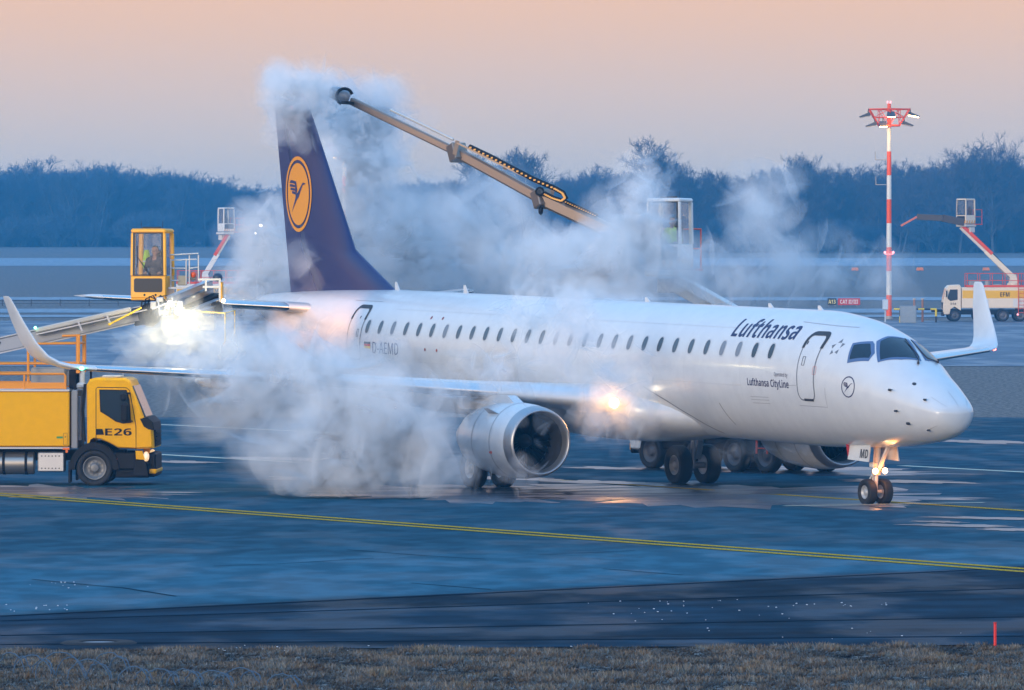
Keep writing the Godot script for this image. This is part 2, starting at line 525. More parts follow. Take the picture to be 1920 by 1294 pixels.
func build_plane():
	var xf := Transform3D(Basis(Vector3(0.999802, -0.019897, -0.000253), Vector3(0.019899, 0.999721, 0.012717), Vector3(0.0, -0.01272, 0.999919)), Vector3.ZERO)
	var P := thing("airliner", "white twin-jet airliner with dark blue tail being de-iced in clouds of steam", "airplane", xf)
	var skin_tex := noise_tex(11, 0.02, 4, 256, Color(0.975, 0.975, 0.978), Color(1, 1, 1), 0.25, 0.7)
	var white: StandardMaterial3D = grime(mat("white_paint", Color(0.585, 0.60, 0.61), 0.28), skin_tex, 0.35)
	white.clearcoat_enabled = true; white.clearcoat = 0.35; white.clearcoat_roughness = 0.12
	var grey := mat("panel_grey", Color(0.32, 0.33, 0.35), 0.5)
	var dark := mat("dark_seal", Color(0.03, 0.03, 0.035), 0.6)
	var line := mat("panel_gap", Color(0.16, 0.17, 0.19), 0.7)
	var navy := mat("navy_paint", Color(0.008, 0.010, 0.085), 0.4)
	navy.clearcoat_enabled = true; navy.clearcoat = 0.2; navy.clearcoat_roughness = 0.15
	var letter := mat("navy_lettering", Color(0.010, 0.012, 0.07), 0.5)
	var metal := mat("bare_aluminium", Color(0.62, 0.61, 0.60), 0.26, 1.0)
	var steel := mat("gear_steel", Color(0.42, 0.42, 0.43), 0.4, 0.7)
	var rubber := mat("rubber", Color(0.012, 0.012, 0.013), 0.75)
	var rimm := mat("wheel_grey", Color(0.38, 0.39, 0.40), 0.45, 0.3)
	var gold := mat("gold_disc", Color(0.80, 0.30, 0.008), 0.6)
	var panes := glass("cockpit_glass", Color(0.01, 0.018, 0.03), 0.72)
	var pane := mat("cabin_pane", Color(0.06, 0.075, 0.09), 0.08)

	# cockpit openings, as outlines in (s, angle)
	var glasses := [
		PackedVector2Array([Vector2(3.27, 0.86), Vector2(2.90, 1.085), Vector2(2.80, 1.05), Vector2(2.56, 0.90), Vector2(2.515, 0.74), Vector2(3.05, 0.51)]),
		PackedVector2Array([Vector2(2.82, 1.20), Vector2(2.88, 1.45), Vector2(2.77, 1.80), Vector2(2.30, 1.72), Vector2(1.86, 1.65), Vector2(2.0, 1.25), Vector2(2.255, 0.84)]),
		PackedVector2Array([Vector2(2.86, 1.95), Vector2(2.86, 2.08), Vector2(2.80, 2.23), Vector2(2.20, 2.40), Vector2(2.0, 2.12), Vector2(1.88, 1.83)])]
	# skin: radome, then the fuselage with the cockpit openings left out
	var seg := 96
	var sl := []
	for i in 26: sl.append(0.9 * pow(i / 25.0, 2.0))
	var rows := []
	for s in sl:
		var r := PackedVector3Array()
		for j in seg: r.append(fus(s, TAU * j / seg))
		rows.append(r)
	var g := G.new()
	g.loft(rows, true, false)
	obj("radome", g, white, P)
	sl = []
	var s0 := 0.9
	while s0 < 3.6:
		sl.append(s0); s0 += 0.035
	while s0 < 38.3:
		sl.append(s0); s0 += 0.12 if s0 < 7.0 else 0.45
	sl.append(38.3)
	g = G.new()
	for i in sl.size() - 1:
		for j in seg:
			var a0 := TAU * j / seg
			var a1 := TAU * (j + 1) / seg
			if sl[i] > 1.7 and sl[i] < 3.4:
				var m := Vector2((sl[i] + sl[i + 1]) / 2.0, (a0 + a1) / 2.0)
				var hole := false
				for gl in glasses: if Geometry2D.is_point_in_polygon(m, gl): hole = true
				if hole: continue
			var c := [fus_st(Vector2(sl[i], a0)), fus_st(Vector2(sl[i], a1)), fus_st(Vector2(sl[i + 1], a1)), fus_st(Vector2(sl[i + 1], a0))]
			g.t(c[0][0], c[1][0], c[2][0], c[0][1], c[1][1], c[2][1])
			g.t(c[0][0], c[2][0], c[3][0], c[0][1], c[2][1], c[3][1])
	g.ell(Vector3(X0 - 38.3, 3.88, 0), Vector3(0.25, 0.22, 0.25))
	obj("fuselage", g, white, P)
	# cockpit
	var bluegrey := mat("window_frame", Color(0.07, 0.12, 0.24), 0.4)
	for k in 3:
		g = G.new()
		lay(g, ring_tris(glasses[k], 0.085), fus_st, 0.006, 0.06)
		var fr := obj("cockpit_window", g, bluegrey, P)
		g = G.new()
		lay(g, poly_tris(glasses[k]), fus_st, 0.002, 0.1)
		obj("pane", g, panes, fr)
	g = G.new()
	var bulk := PackedVector2Array()
	for j in 32:
		var f := fus(3.7, TAU * j / 32)
		bulk.append(Vector2(f.z * 0.96, 2.75 + (f.y - 2.75) * 0.96))
	g.prism(bulk, Vector3(-4.35, 0, 0), Vector3.BACK, Vector3.UP, Vector3(-0.05, 0, 0))
	g.hexa([Vector3(-4.34, 2.5, -1.2), Vector3(-4.34, 2.5, 1.2), Vector3(-2.5, 2.5, 0.85), Vector3(-2.5, 2.5, -0.85), Vector3(-4.34, 2.56, -1.2), Vector3(-4.34, 2.56, 1.2), Vector3(-2.5, 2.56, 0.85), Vector3(-2.5, 2.56, -0.85)])
	g.box(Vector3(-2.75, 2.95, 0), Vector3(0.5, 0.5, 1.4), 0.1)
	for z in [0.55, -0.55]: g.box(Vector3(-3.95, 2.95, z), Vector3(0.14, 0.95, 0.5), 0.05)
	obj("cockpit_interior", g, mat("cockpit_dark", Color(0.02, 0.021, 0.024), 0.8), P)
	for w in [[Vector2(1.72, 1.52), Vector2(1.96, 1.66), Vector2(2.72, 1.72)], [Vector2(1.98, 2.16), Vector2(1.95, 1.86), Vector2(2.70, 1.84)]]:
		g = G.new()
		var pts := []
		for p in w:
			var f := fus_st(p)
			pts.append(f[0] + f[1] * 0.035)
		g.tube(pts, 0.014, 5)
		g.cyl(pts[0] - Vector3(0, 0.03, 0), pts[0] + Vector3(0, 0.03, 0), 0.03)
		obj("wiper", g, dark, P)

	# cabin windows
	for i in 29:
		var c := Vector2(X0 - 6.24 - 0.7925 * i, 3.485)
		g = G.new()
		lay(g, ring_tris(oval(c, 0.122, 0.187, 20, 2.6), 0.026), fus_xy, 0.004, 0.2)
		var fr := obj("cabin_window", g, mat("window_bezel", Color(0.42, 0.43, 0.45), 0.4), P)
		g = G.new()
		lay(g, poly_tris(oval(c, 0.112, 0.177, 20, 2.6)), fus_xy, 0.0015, 0.12)
		obj("pane", g, [pane, mat("cabin_pane_dark", Color(0.025, 0.03, 0.036), 0.06), mat("cabin_blind", Color(0.17, 0.19, 0.22), 0.25)][1 if i < 2 or i == 7 else (2 if i in [2, 3, 9, 14, 22, 26] else 0)], fr)
	# doors
	for d in [[4.17, 4.89, 2.38, 3.94, 4.68], [28.78, 29.66, 2.58, 4.0, 29.0]]:
		var rc := rrect(X0 - d[1], d[2], X0 - d[0], d[3], 0.16, 0.2)
		g = G.new()
		lay(g, poly_tris(rc), fus_xy, 0.004, 0.12)
		var dr := obj("door", g, white, P)
		g = G.new()
		lay(g, ring_tris(rc, 0.035), fus_xy, 0.007, 0.12)
		obj("seal", g, line, dr)
		g = G.new()
		var arch := PackedVector2Array([Vector2(X0 - d[0], d[3] - 0.34)])
		for i in 10: arch.append(rc[i])
		arch.append(Vector2(X0 - d[1], d[3] - 0.34))
		lay(g, ring_tris(arch, 0.10, false), fus_xy, 0.011, 0.1)
		obj("arch_seal", g, dark, dr)
		g = G.new()
		var hx: float = X0 - d[4]
		lay(g, ring_tris(PackedVector2Array([Vector2(hx - 0.05, 3.20), Vector2(hx + 0.05, 3.20), Vector2(hx + 0.05, 3.40), Vector2(hx - 0.05, 3.40)]), 0.025), fus_xy, 0.008, 0.1)
		obj("handle", g, dark, dr)
		g = G.new()
		lay(g, poly_tris(oval(Vector2(hx - 0.12, 3.72), 0.025, 0.045, 8)), fus_xy, 0.009)
		obj("peephole", g, dark, dr)
		if d[0] < 10:
			g = G.new()
			lay(g, poly_tris(PackedVector2Array([Vector2(X0 - 4.65, 2.36), Vector2(X0 - 4.25, 2.36), Vector2(X0 - 4.25, 2.42), Vector2(X0 - 4.65, 2.42)])), fus_xy, 0.012)
			obj("sill", g, dark, dr)
	# writing
	var words := [["Lufthansa", true, X0 - 8.50, 3.76, 3.05, 0.45], ["Operated by", false, X0 - 5.93, 2.87, 0.62, 0.13], ["Lufthansa CityLine", true, X0 - 7.25, 2.58, 1.97, 0.245], ["D-AEMD", false, X0 - 27.95, 2.78, 1.62, 0.31]]
	for w in words:
		g = G.new()
		lay(g, text_tris(w[0], w[1], w[4], w[5], w[2], w[3]), fus_xy, 0.004, 0.1)
		obj("lettering", g, letter, P)
	for k in 3:
		g = G.new()
		var y := 2.90 + 0.06 * k
		lay(g, poly_tris(PackedVector2Array([Vector2(X0 - 28.5, y), Vector2(X0 - 28.08, y), Vector2(X0 - 28.08, y + 0.06), Vector2(X0 - 28.5, y + 0.06)])), fus_xy, 0.004)
		obj("flag_stripe", g, [mat("flag_gold", Color(0.75, 0.5, 0.02)), mat("flag_red", Color(0.5, 0.01, 0.01)), mat("flag_black", Color(0.01, 0.01, 0.012))][k], P)
	g = G.new()
	var lc := Vector2(X0 - 2.84, 2.75)
	lay(g, ring_tris(oval(lc, 0.225, 0.235, 32), 0.028), fus_xy, 0.004)
	lay(g, crane(lc, 0.19), fus_xy, 0.004)
	obj("emblem", g, letter, P)
	g = G.new()
	for k in 5:
		var a := PI / 2 + TAU * k / 5
		var c := Vector2(X0 - 3.68, 3.645)
		var d := Vector2(cos(a), sin(a))
		var e := Vector2(-d.y, d.x)
		lay(g, PackedVector2Array([c + d * 0.20 + e * 0.02, c + d * 0.105 + e * 0.07, c + d * 0.105 - e * 0.045]), fus_xy, 0.004)
	obj("alliance_emblem", g, mat("emblem_grey", Color(0.14, 0.15, 0.17)), P)
	# seams, strips, vents and probes
	for l in [[Vector2(0.49, 0.853), Vector2(0.112, 0.92)], [Vector2(0.518, 1.62), Vector2(0.05, 1.66)], [Vector2(0.45, 2.35), Vector2(0.12, 2.3)], [Vector2(0.48, -0.70), Vector2(0.22, -0.62)]]:
		g = G.new()
		lay(g, ring_tris(PackedVector2Array([l[0], l[1]]), 0.016, false), fus_st, 0.004, 0.1)
		obj("lightning_strip", g, grey, P)
	for l in [[Vector2(5.7, 4.19), Vector2(3.75, 4.10)], [Vector2(4.95, 2.24), Vector2(3.75, 2.24)], [Vector2(3.75, 2.24), Vector2(3.72, 2.70)], [Vector2(7.22, 2.37), Vector2(6.34, 2.38)], [Vector2(7.22, 2.30), Vector2(6.34, 2.31)], [Vector2(7.18, 2.22), Vector2(6.34, 2.23)], [Vector2(30.3, 4.15), Vector2(28.5, 4.15)], [Vector2(5.3, 2.70), Vector2(4.95, 2.72)]]:
		g = G.new()
		lay(g, ring_tris(PackedVector2Array([Vector2(X0 - l[0].x, l[0].y), Vector2(X0 - l[1].x, l[1].y)]), 0.014, false), fus_xy, 0.003, 0.15)
		obj("panel_line", g, grey, P)
	for l in [[Vector2(8.9, 2.15), Vector2(8.70, 1.62)], [Vector2(12.6, 2.42), Vector2(11.6, 2.1), Vector2(10.7, 1.75), Vector2(9.9, 1.35)]]:
		g = G.new()
		var pv := PackedVector2Array()
		for p in l: pv.append(Vector2(X0 - p.x, p.y))
		lay(g, ring_tris(pv, 0.03, false), fus_xy, 0.004, 0.15)
		obj("fairing_seam", g, line, P)
	for w in [[24.85, 3.81, 24.17], [24.70, 2.97, 24.0]]:
		g = G.new()
		for x in [w[0], w[2]]: lay(g, poly_tris(oval(Vector2(X0 - x, w[1]), 0.05, 0.045, 8)), fus_xy, 0.004)
		obj("exit_mark", g, mat("mark_red", Color(0.22, 0.03, 0.03)), P)
	g = G.new()
	lay(g, ring_tris(PackedVector2Array([Vector2(X0 - 4.22, 3.0), Vector2(X0 - 4.10, 3.0), Vector2(X0 - 4.10, 3.18), Vector2(X0 - 4.22, 3.18)]), 0.012), fus_xy, 0.012)
	obj("placard", g, mat("placard_red", Color(0.5, 0.05, 0.04)), P)
	for q in [[1.081, 0.894, 0.055, 0.0], [1.51, 0.34, 0.05, 0.16], [0.532, 0.56, 0.035, 0.10], [1.273, -0.183, 0.045, 0.12], [0.996, -0.476, 0.06, 0.10], [0.481, -0.706, 0.03, 0.08]]:
		g = G.new()
		var f := fus_st(Vector2(q[0], q[1]))
		if q[3] == 0.0: lay(g, poly_tris(oval(Vector2(q[0], q[1]), q[2], q[2] * 1.1, 12)), fus_st, 0.004, 0.05)
		else:
			g.box(f[0] + f[1] * 0.03, Vector3(0.10, q[2], 0.05), 0.01, Basis(Vector3(1, 0, 0), f[1].cross(Vector3(1, 0, 0)).normalized(), f[1]).orthonormalized())
			g.cyl(f[0] + f[1] * 0.05, f[0] + f[1] * 0.06 + Vector3(q[3], 0, 0), 0.014, 0.008, 6)
		obj("probe", g, dark, P)

	# faint laps of the skin
	for x in [7.6, 10.4, 13.2, 16.0, 18.8, 21.6, 24.4, 27.2, 31.2]:
		g = G.new()
		var pv := PackedVector2Array()
		for j in 25: pv.append(Vector2(x, lerpf(-1.3, 1.56, j / 24.0)))
		lay(g, ring_tris(pv, 0.012, false), fus_st, 0.0025, 0.2)
		obj("skin_lap", g, mat("lap_grey", Color(0.47, 0.49, 0.51), 0.5), P)
	for q in [[7.6, 3.98, 27.2], [7.6, 2.62, 27.2]]:
		g = G.new()
		lay(g, ring_tris(PackedVector2Array([Vector2(X0 - q[0], q[1]), Vector2(X0 - q[2], q[1])]), 0.010, false), fus_xy, 0.0025, 0.3)
		obj("skin_lap", g, mat("lap_grey", Color(0.47, 0.49, 0.51), 0.5), P)
	# wing box fairing
	g = G.new()
	g.ell(Vector3(-16.6, 1.74, 0), Vector3(6.4, 0.82, 1.78), Basis(), 40, 24)
	obj("belly_fairing", g, white, P)
	# wings
	var up := Vector3(0, 0.997, -0.07)
	var secs := [[Vector3(-13.3, 1.92, 1.1), 6.3, 0.13, up], [Vector3(-14.0, 1.99, 1.7), 5.5, 0.13, up], [Vector3(-15.5, 2.24, 4.3), 3.8, 0.12, up], [Vector3(-17.0, 2.46, 7.0), 2.95, 0.115, up], [Vector3(-18.7, 2.66, 10.0), 2.15, 0.11, up], [Vector3(-20.4, 2.84, 13.1), 1.5, 0.105, up],
		[Vector3(-20.75, 2.88, 13.5), 1.42, 0.10, Vector3(0, 0.95, -0.30)], [Vector3(-21.10, 2.97, 13.75), 1.32, 0.10, Vector3(0, 0.80, -0.60)], [Vector3(-21.45, 3.14, 13.93), 1.2, 0.095, Vector3(0, 0.55, -0.83)], [Vector3(-21.85, 3.46, 14.08), 1.05, 0.09, Vector3(0, 0.30, -0.95)], [Vector3(-22.35, 3.98, 14.22), 0.82, 0.09, Vector3(0, 0.22, -0.975)], [Vector3(-22.85, 4.55, 14.36), 0.5, 0.09, Vector3(0, 0.2, -0.98)], [Vector3(-22.98, 4.62, 14.38), 0.34, 0.05, Vector3(0, 0.2, -0.98)]]
	for zs in [1.0, -1.0]:
		g = G.new()
		g.loft(wing_rows(secs.slice(0, 7), zs, 0.0, 1.0))
		obj("wing", g, white, P)
		g = G.new()
		g.loft(wing_rows(secs.slice(6), zs, 0.0, 1.0))
		obj("winglet", g, white, P)
		for sp in [[2, 4], [3, 5], [4, 6]]:
			g = G.new()
			var a: Array = secs[sp[0]].duplicate()
			var b: Array = secs[sp[0] + 1].duplicate()
			a[0] = a[0].lerp(b[0], 0.012); b[0] = b[0].lerp(secs[sp[0]][0], 0.012)
			g.loft(wing_rows([a, b], zs, 0.0, 0.10, 0.006))
			obj("slat", g, metal, P)
		for z in [5.6, 7.6, 9.8]:
			var k := clampf((z - 4.3) / 8.8, 0.0, 1.0)
			g = G.new()
			g.ell(Vector3(lerpf(-18.9, -21.6, k), lerpf(2.05, 2.66, k), z * zs), Vector3(1.15, 0.16, 0.13), Basis(), 10, 12)
			obj("flap_fairing", g, white, P)
		var nl := glow("nav_green_lamp" if zs > 0 else "nav_red_lamp", Color(0.1, 1.0, 0.45) if zs > 0 else Color(1.0, 0.12, 0.08), 9.0)
		g = G.new()
		g.ell(Vector3(-20.62 if zs > 0 else -20.8, 2.86, 13.3 * zs) + Vector3(0.05, 0.0, 0.1 * zs), Vector3(0.06, 0.045, 0.07))
		obj("position_light", g, nl, P)
	# landing light in the wing root
	g = G.new()
	g.cyl(Vector3(-14.05, 2.0, 1.95), Vector3(-13.80, 2.0, 1.95), 0.14, 0.16, 16)
	var hl := obj("landing_light", g, steel, P)
	g = G.new()
	g.ell(Vector3(-13.78, 2.0, 1.95), Vector3(0.06, 0.12, 0.12))
	obj("lamp", g, glow("landing_lamp", Color(1.0, 0.82, 0.55), 14.0), hl)
	var lb := SpotLight3D.new()
	lb.name = "landing_beam"
	lb.light_color = Color(1.0, 0.72, 0.42); lb.light_energy = 5.0; lb.light_size = 0.12; lb.spot_range = 60; lb.spot_angle = 47; lb.spot_angle_attenuation = 0.6; lb.shadow_enabled = true; lb.spot_attenuation = 2
	P.add_child(lb)
	lb.position = Vector3(-13.70, 2.0, 1.99)
	lb.basis = Basis.looking_at(Vector3(0.70, -0.03, 0.71), Vector3.UP)
	# engines
	for zs in [1.0, -1.0]:
		var c := Vector3(-13.17, 1.10, 4.31 * zs)
		var bk := Vector3(-1, 0, 0)
		g = G.new()
		g.lathe(c, bk, [Vector2(0.34, 0.885), Vector2(0.7, 0.925), Vector2(1.2, 0.945), Vector2(1.9, 0.92), Vector2(2.6, 0.84), Vector2(3.15, 0.72), Vector2(3.13, 0.70), Vector2(2.6, 0.75)], 48)
		var ng := obj("engine_cowling", g, white, P)
		g = G.new()
		g.lathe(c, bk, [Vector2(0.34, 0.887), Vector2(0.18, 0.862), Vector2(0.06, 0.83), Vector2(0.0, 0.79), Vector2(0.02, 0.755), Vector2(0.10, 0.725), Vector2(0.25, 0.705)], 48)
		obj("inlet_lip", g, mat("lip_grey", Color(0.40, 0.40, 0.41), 0.42, 0.85), P)
		g = G.new()
		g.lathe(c, bk, [Vector2(0.25, 0.705), Vector2(0.6, 0.70), Vector2(1.0, 0.71)], 40)
		obj("inlet_duct", g, mat("duct_dark", Color(0.03, 0.031, 0.034), 0.6), P)
		g = G.new()
		g.cyl(c + bk * 1.02, c + bk * 1.06, 0.71, -1, 32)
		for k in 24:
			var a := TAU * k / 24.0
			var e := Vector3(0, cos(a), sin(a))
			var tn := Vector3(0, -sin(a), cos(a))
			g.f3(c + bk * 0.86 + e * 0.16, c + bk * 0.80 + e * 0.70 + tn * 0.02, c + bk * 0.98 + e * 0.70 + tn * 0.16, bk)
			g.f3(c + bk * 0.86 + e * 0.16, c + bk * 0.98 + e * 0.70 + tn * 0.16, c + bk * 0.98 + e * 0.16 + tn * 0.05, bk)
		obj("fan", g, mat("fan_dark", Color(0.012, 0.012, 0.014), 0.5, 0.3), P)
		g = G.new()
		g.lathe(c, bk, [Vector2(0.55, 0.001), Vector2(0.62, 0.07), Vector2(0.75, 0.14), Vector2(0.9, 0.18)], 20)
		obj("spinner", g, mat("spinner_dark", Color(0.025, 0.025, 0.028), 0.4), P)
		g = G.new()
		g.lathe(c, bk, [Vector2(2.7, 0.52), Vector2(3.3, 0.50), Vector2(3.9, 0.40)], 28)
		g.lathe(c, bk, [Vector2(3.6, 0.30), Vector2(4.0, 0.24), Vector2(4.5, 0.03)], 20)
		obj("exhaust_nozzle", g, steel, P)
		g = G.new()
		g.hexa([c + Vector3(-0.9, 0.80, -0.14), c + Vector3(-0.9, 0.80, 0.14), c + Vector3(-4.3, 0.66, 0.12), c + Vector3(-4.3, 0.66, -0.12), c + Vector3(-1.6, 1.10, -0.12), c + Vector3(-1.6, 1.10, 0.12), c + Vector3(-4.5, 1.02, 0.1), c + Vector3(-4.5, 1.02, -0.1)])
		obj("pylon", g, white, P)
		g = G.new()
		var e2 := Vector3(0, 0.72, 0.69)
		g.hexa([c + Vector3(-1.0, 0, 0) + e2 * 0.93 + Vector3(0, 0, -0.008), c + Vector3(-1.0, 0, 0) + e2 * 0.93 + Vector3(0, 0, 0.008), c + Vector3(-1.6, 0, 0) + e2 * 0.93 + Vector3(0, 0, 0.008), c + Vector3(-1.6, 0, 0) + e2 * 0.93 + Vector3(0, 0, -0.008),
			c + Vector3(-1.35, 0, 0) + e2 * 1.12 + Vector3(0, 0, -0.008), c + Vector3(-1.35, 0, 0) + e2 * 1.12 + Vector3(0, 0, 0.008), c + Vector3(-1.6, 0, 0) + e2 * 1.12 + Vector3(0, 0, 0.008), c + Vector3(-1.6, 0, 0) + e2 * 1.12 + Vector3(0, 0, -0.008)])
		obj("strake", g, grey, P)
		g = G.new()
		g.lathe(c, bk, [Vector2(0.98, 0.9395), Vector2(1.0, 0.9415), Vector2(1.02, 0.9425)], 48)
		obj("cowl_seam", g, grey, P)
		g = G.new()
		g.lathe(c, bk, [Vector2(2.0, 0.9175), Vector2(2.02, 0.9160), Vector2(2.04, 0.9135)], 48)
		obj("cowl_seam", g, grey, P)
		g = G.new()
		for q in [[0.95, 0.30, 0.05], [1.03, 0.24, 0.04]]: g.box(c + Vector3(-q[0], -0.26, 0.905 * zs), Vector3(q[2], q[2] * 1.3, 0.012))
		obj("warning_mark", g, mat("mark_bright_red", Color(0.55, 0.05, 0.03)), P)
	# tail
	for part in [[0.0, 0.70, "fin", -1], [0.705, 1.0, "rudder", -1]]:
		rows = []
		for i in 16:
			var y: float = lerpf(4.2, 9.86, i / 15.0)
			if i == 4: y = 5.508
			var le := fin_le(y); var te := fin_te(y)
			var row := PackedVector3Array()
			for k in [1.0, -1.0]:
				for j in 15:
					var q := j / 14.0
					var u: float = lerpf(part[1], part[0], q) if k > 0 else lerpf(part[0], part[1], q)
					if part[0] == 0.0: u = 0.70 * pow(u / 0.70, 1.8)
					if k < 0 and j == 0 and part[0] == 0.0: continue
					var x := le + (te - le) * u
					row.append(Vector3(x, y, fin_z(x, y) * k))
			rows.append(row)
		g = G.new()
		g.loft(rows)
		if part[0] == 0.0: g.ell(Vector3(-37.0, 9.86, 0), Vector3(0.95, 0.1, 0.1), Basis(Vector3.BACK, 0.0), 16, 8)
		obj(part[2], g, navy, P)
	var dc := Vector2(-36.20, 7.03)
	g = G.new()
	lay(g, poly_tris(oval(dc, 0.83, 0.88, 48)), fin_xy, 0.012, 0.25)
	lay(g, ring_tris(oval(dc, 0.965, 1.02, 48), 0.10), fin_xy, 0.012, 0.25)
	var disc := obj("tail_emblem", g, gold, P)
	g = G.new()
	lay(g, crane(dc, 0.72), fin_xy, 0.02, 0.2)
	obj("crane", g, navy, disc)
	g = G.new()
	g.ell(Vector3(-36.62, 9.50, 0.12), Vector3(0.10, 0.035, 0.05))
	obj("beacon_light", g, glow("beacon_red", Color(1.0, 0.10, 0.02), 2.0), P)
	for zs in [1.0, -1.0]:
		var ts := [[Vector3(-33.2, 3.80, 0.5), 3.3, 0.10, Vector3.UP], [Vector3(-33.9, 3.88, 1.3), 2.9, 0.10, Vector3.UP], [Vector3(-37.05, 4.17, 5.85), 1.5, 0.09, Vector3.UP], [Vector3(-37.5, 4.19, 6.08), 1.0, 0.05, Vector3.UP]]
		g = G.new()
		g.loft(wing_rows(ts, zs, 0.0, 1.0))
		obj("stabilizer", g, white, P)
		g = G.new()
		g.loft(wing_rows([[Vector3(-34.0, 3.889, 1.44), 2.83, 0.10, Vector3.UP], [Vector3(-37.0, 4.165, 5.78), 1.52, 0.09, Vector3.UP]], zs, 0.0, 0.11, 0.006))
		obj("leading_edge", g, metal, P)
	# blades and domes on the crown
	for x in [-30.05, -25.85, -15.6, -9.3, -6.9]:
		g = G.new()
		var h: float = 0.22 if x < -20.0 else 0.11
		g.hexa([Vector3(x + 0.12, 4.42, -0.02), Vector3(x + 0.12, 4.42, 0.02), Vector3(x - 0.14, 4.42, 0.02), Vector3(x - 0.14, 4.42, -0.02), Vector3(x - 0.06, 4.44 + h, -0.008), Vector3(x - 0.06, 4.44 + h, 0.008), Vector3(x - 0.16, 4.44 + h, 0.008), Vector3(x - 0.16, 4.44 + h, -0.008)])
		obj("antenna", g, white, P)
	# main gear
	for zs in [1.0, -1.0]:
		var zc: float = 2.97 * zs
		var gy := body_ground(-18.69, zc)
		for k in [0.42, -0.42]: wheel("main_wheel", P, Vector3(-18.69, gy + 0.515, zc + k), Vector3(0, 0, signf(k)), 0.52, 0.36, 0.25, rubber, rimm, 8)
		g = G.new()
		g.cyl(Vector3(-18.69, gy + 0.5, zc - 0.40), Vector3(-18.69, gy + 0.5, zc + 0.40), 0.085, -1, 12)
		g.cyl(Vector3(-18.69, gy + 0.42, zc), Vector3(-18.60, 1.15, zc), 0.075, -1, 14)
		g.cyl(Vector3(-18.60, 1.05, zc), Vector3(-18.5, 2.15, zc), 0.125, -1, 14)
		g.bar(Vector3(-18.55, 0.95, zc - 0.1 * zs), Vector3(-18.5, 1.9, 1.7 * zs), 0.10, 0.10)
		g.bar(Vector3(-18.42, 0.38 + gy + 0.3, zc), Vector3(-18.28, 0.72, zc), 0.16, 0.05)
		g.bar(Vector3(-18.28, 0.72, zc), Vector3(-18.45, 1.1, zc), 0.16, 0.05)
		g.tube([Vector3(-18.5, 1.3, zc + 0.14), Vector3(-18.35, 0.8, zc + 0.2), Vector3(-18.55, gy + 0.6, zc + 0.16)], 0.018)
		obj("main_gear_strut", g, steel, P)
		g = G.new()
		g.box(Vector3(-18.6, 1.45, zc + 0.2 * zs), Vector3(0.8, 1.0, 0.04), 0.015)
		obj("main_gear_door", g, white, P)
	# nose gear
	var ny := body_ground(-4.365, 0)
	for k in [0.215, -0.215]: wheel("nose_wheel", P, Vector3(-4.365, ny + 0.305, k), Vector3(0, 0, signf(k)), 0.31, 0.23, 0.155, rubber, rimm, 8)
	g = G.new()
	g.cyl(Vector3(-4.365, ny + 0.3, -0.2), Vector3(-4.365, ny + 0.3, 0.2), 0.05)
	g.cyl(Vector3(-4.365, ny + 0.28, 0), Vector3(-4.33, 0.66, 0), 0.05, -1, 14)
	g.cyl(Vector3(-4.33, 0.62, 0), Vector3(-4.28, 1.4, 0), 0.085, -1, 14)
	g.cyl(Vector3(-4.33, 0.62, 0), Vector3(-4.33, 0.70, 0), 0.11, -1, 14)
	g.bar(Vector3(-4.26, 0.70, 0), Vector3(-3.75, 1.33, 0), 0.07, 0.07)
	g.bar(Vector3(-4.42, 0.64, 0), Vector3(-4.60, 0.47, 0), 0.10, 0.035)
	g.bar(Vector3(-4.60, 0.47, 0), Vector3(-4.42, 0.30 + ny + 0.06, 0), 0.10, 0.035)
	g.box(Vector3(-4.30, 0.86, 0), Vector3(0.16, 0.12, 0.34), 0.02)
	g.tube([Vector3(-4.25, 1.2, 0.1), Vector3(-4.18, 0.9, 0.16), Vector3(-4.32, 0.5, 0.1)], 0.014)
	obj("nose_gear_strut", g, mat("gear_white", Color(0.6, 0.6, 0.6), 0.4), P)
	for zs in [1.0, -1.0]:
		g = G.new()
		g.hexa([Vector3(-4.93, 0.97, 0.40 * zs), Vector3(-4.93, 0.97, 0.43 * zs), Vector3(-3.98, 0.95, 0.43 * zs), Vector3(-3.98, 0.95, 0.40 * zs), Vector3(-4.93, 1.34, 0.34 * zs), Vector3(-4.93, 1.34, 0.37 * zs), Vector3(-3.98, 1.34, 0.37 * zs), Vector3(-3.98, 1.34, 0.34 * zs)])
		var nd := obj("nose_gear_door", g, white, P)
		if zs > 0:
			g = G.new()
			var ux := Vector3(1, 0, 0)
			var uy := Vector3(0, 0.37, -0.06).normalized()
			flat_text(g, text_tris("MD", true, 0.36, 0.21), Vector3(-4.38, 1.03, 0.4265), ux, uy)
			obj("lettering", g, dark, nd)
			g = G.new()
			g.box(Vector3(-4.935, 1.155, 0.403), Vector3(0.03, 0.36, 0.06), 0.0, Basis(Vector3.RIGHT, 0.16))
			obj("edge_stripe", g, mat("stripe_red", Color(0.45, 0.02, 0.02)), nd)
	for k in [0.13, -0.13]:
		g = G.new()
		g.cyl(Vector3(-4.26, 0.72, k), Vector3(-4.15, 0.72, k), 0.055, 0.085, 14)
		var tl := obj("taxi_light", g, steel, P)
		g = G.new()
		g.ell(Vector3(-4.14, 0.72, k), Vector3(0.035, 0.07, 0.07))
		obj("lamp", g, glow("taxi_lamp", Color(1.0, 0.66, 0.30), 10.0), tl)
	var ol := OmniLight3D.new()
	ol.name = "taxi_beam"
	ol.light_color = Color(1.0, 0.60, 0.25); ol.light_energy = 0.22; ol.light_size = 0.1; ol.omni_range = 30; ol.shadow_enabled = true; ol.omni_attenuation = 2
	P.add_child(ol)
	ol.position = Vector3(-3.95, 0.72, 0.06)

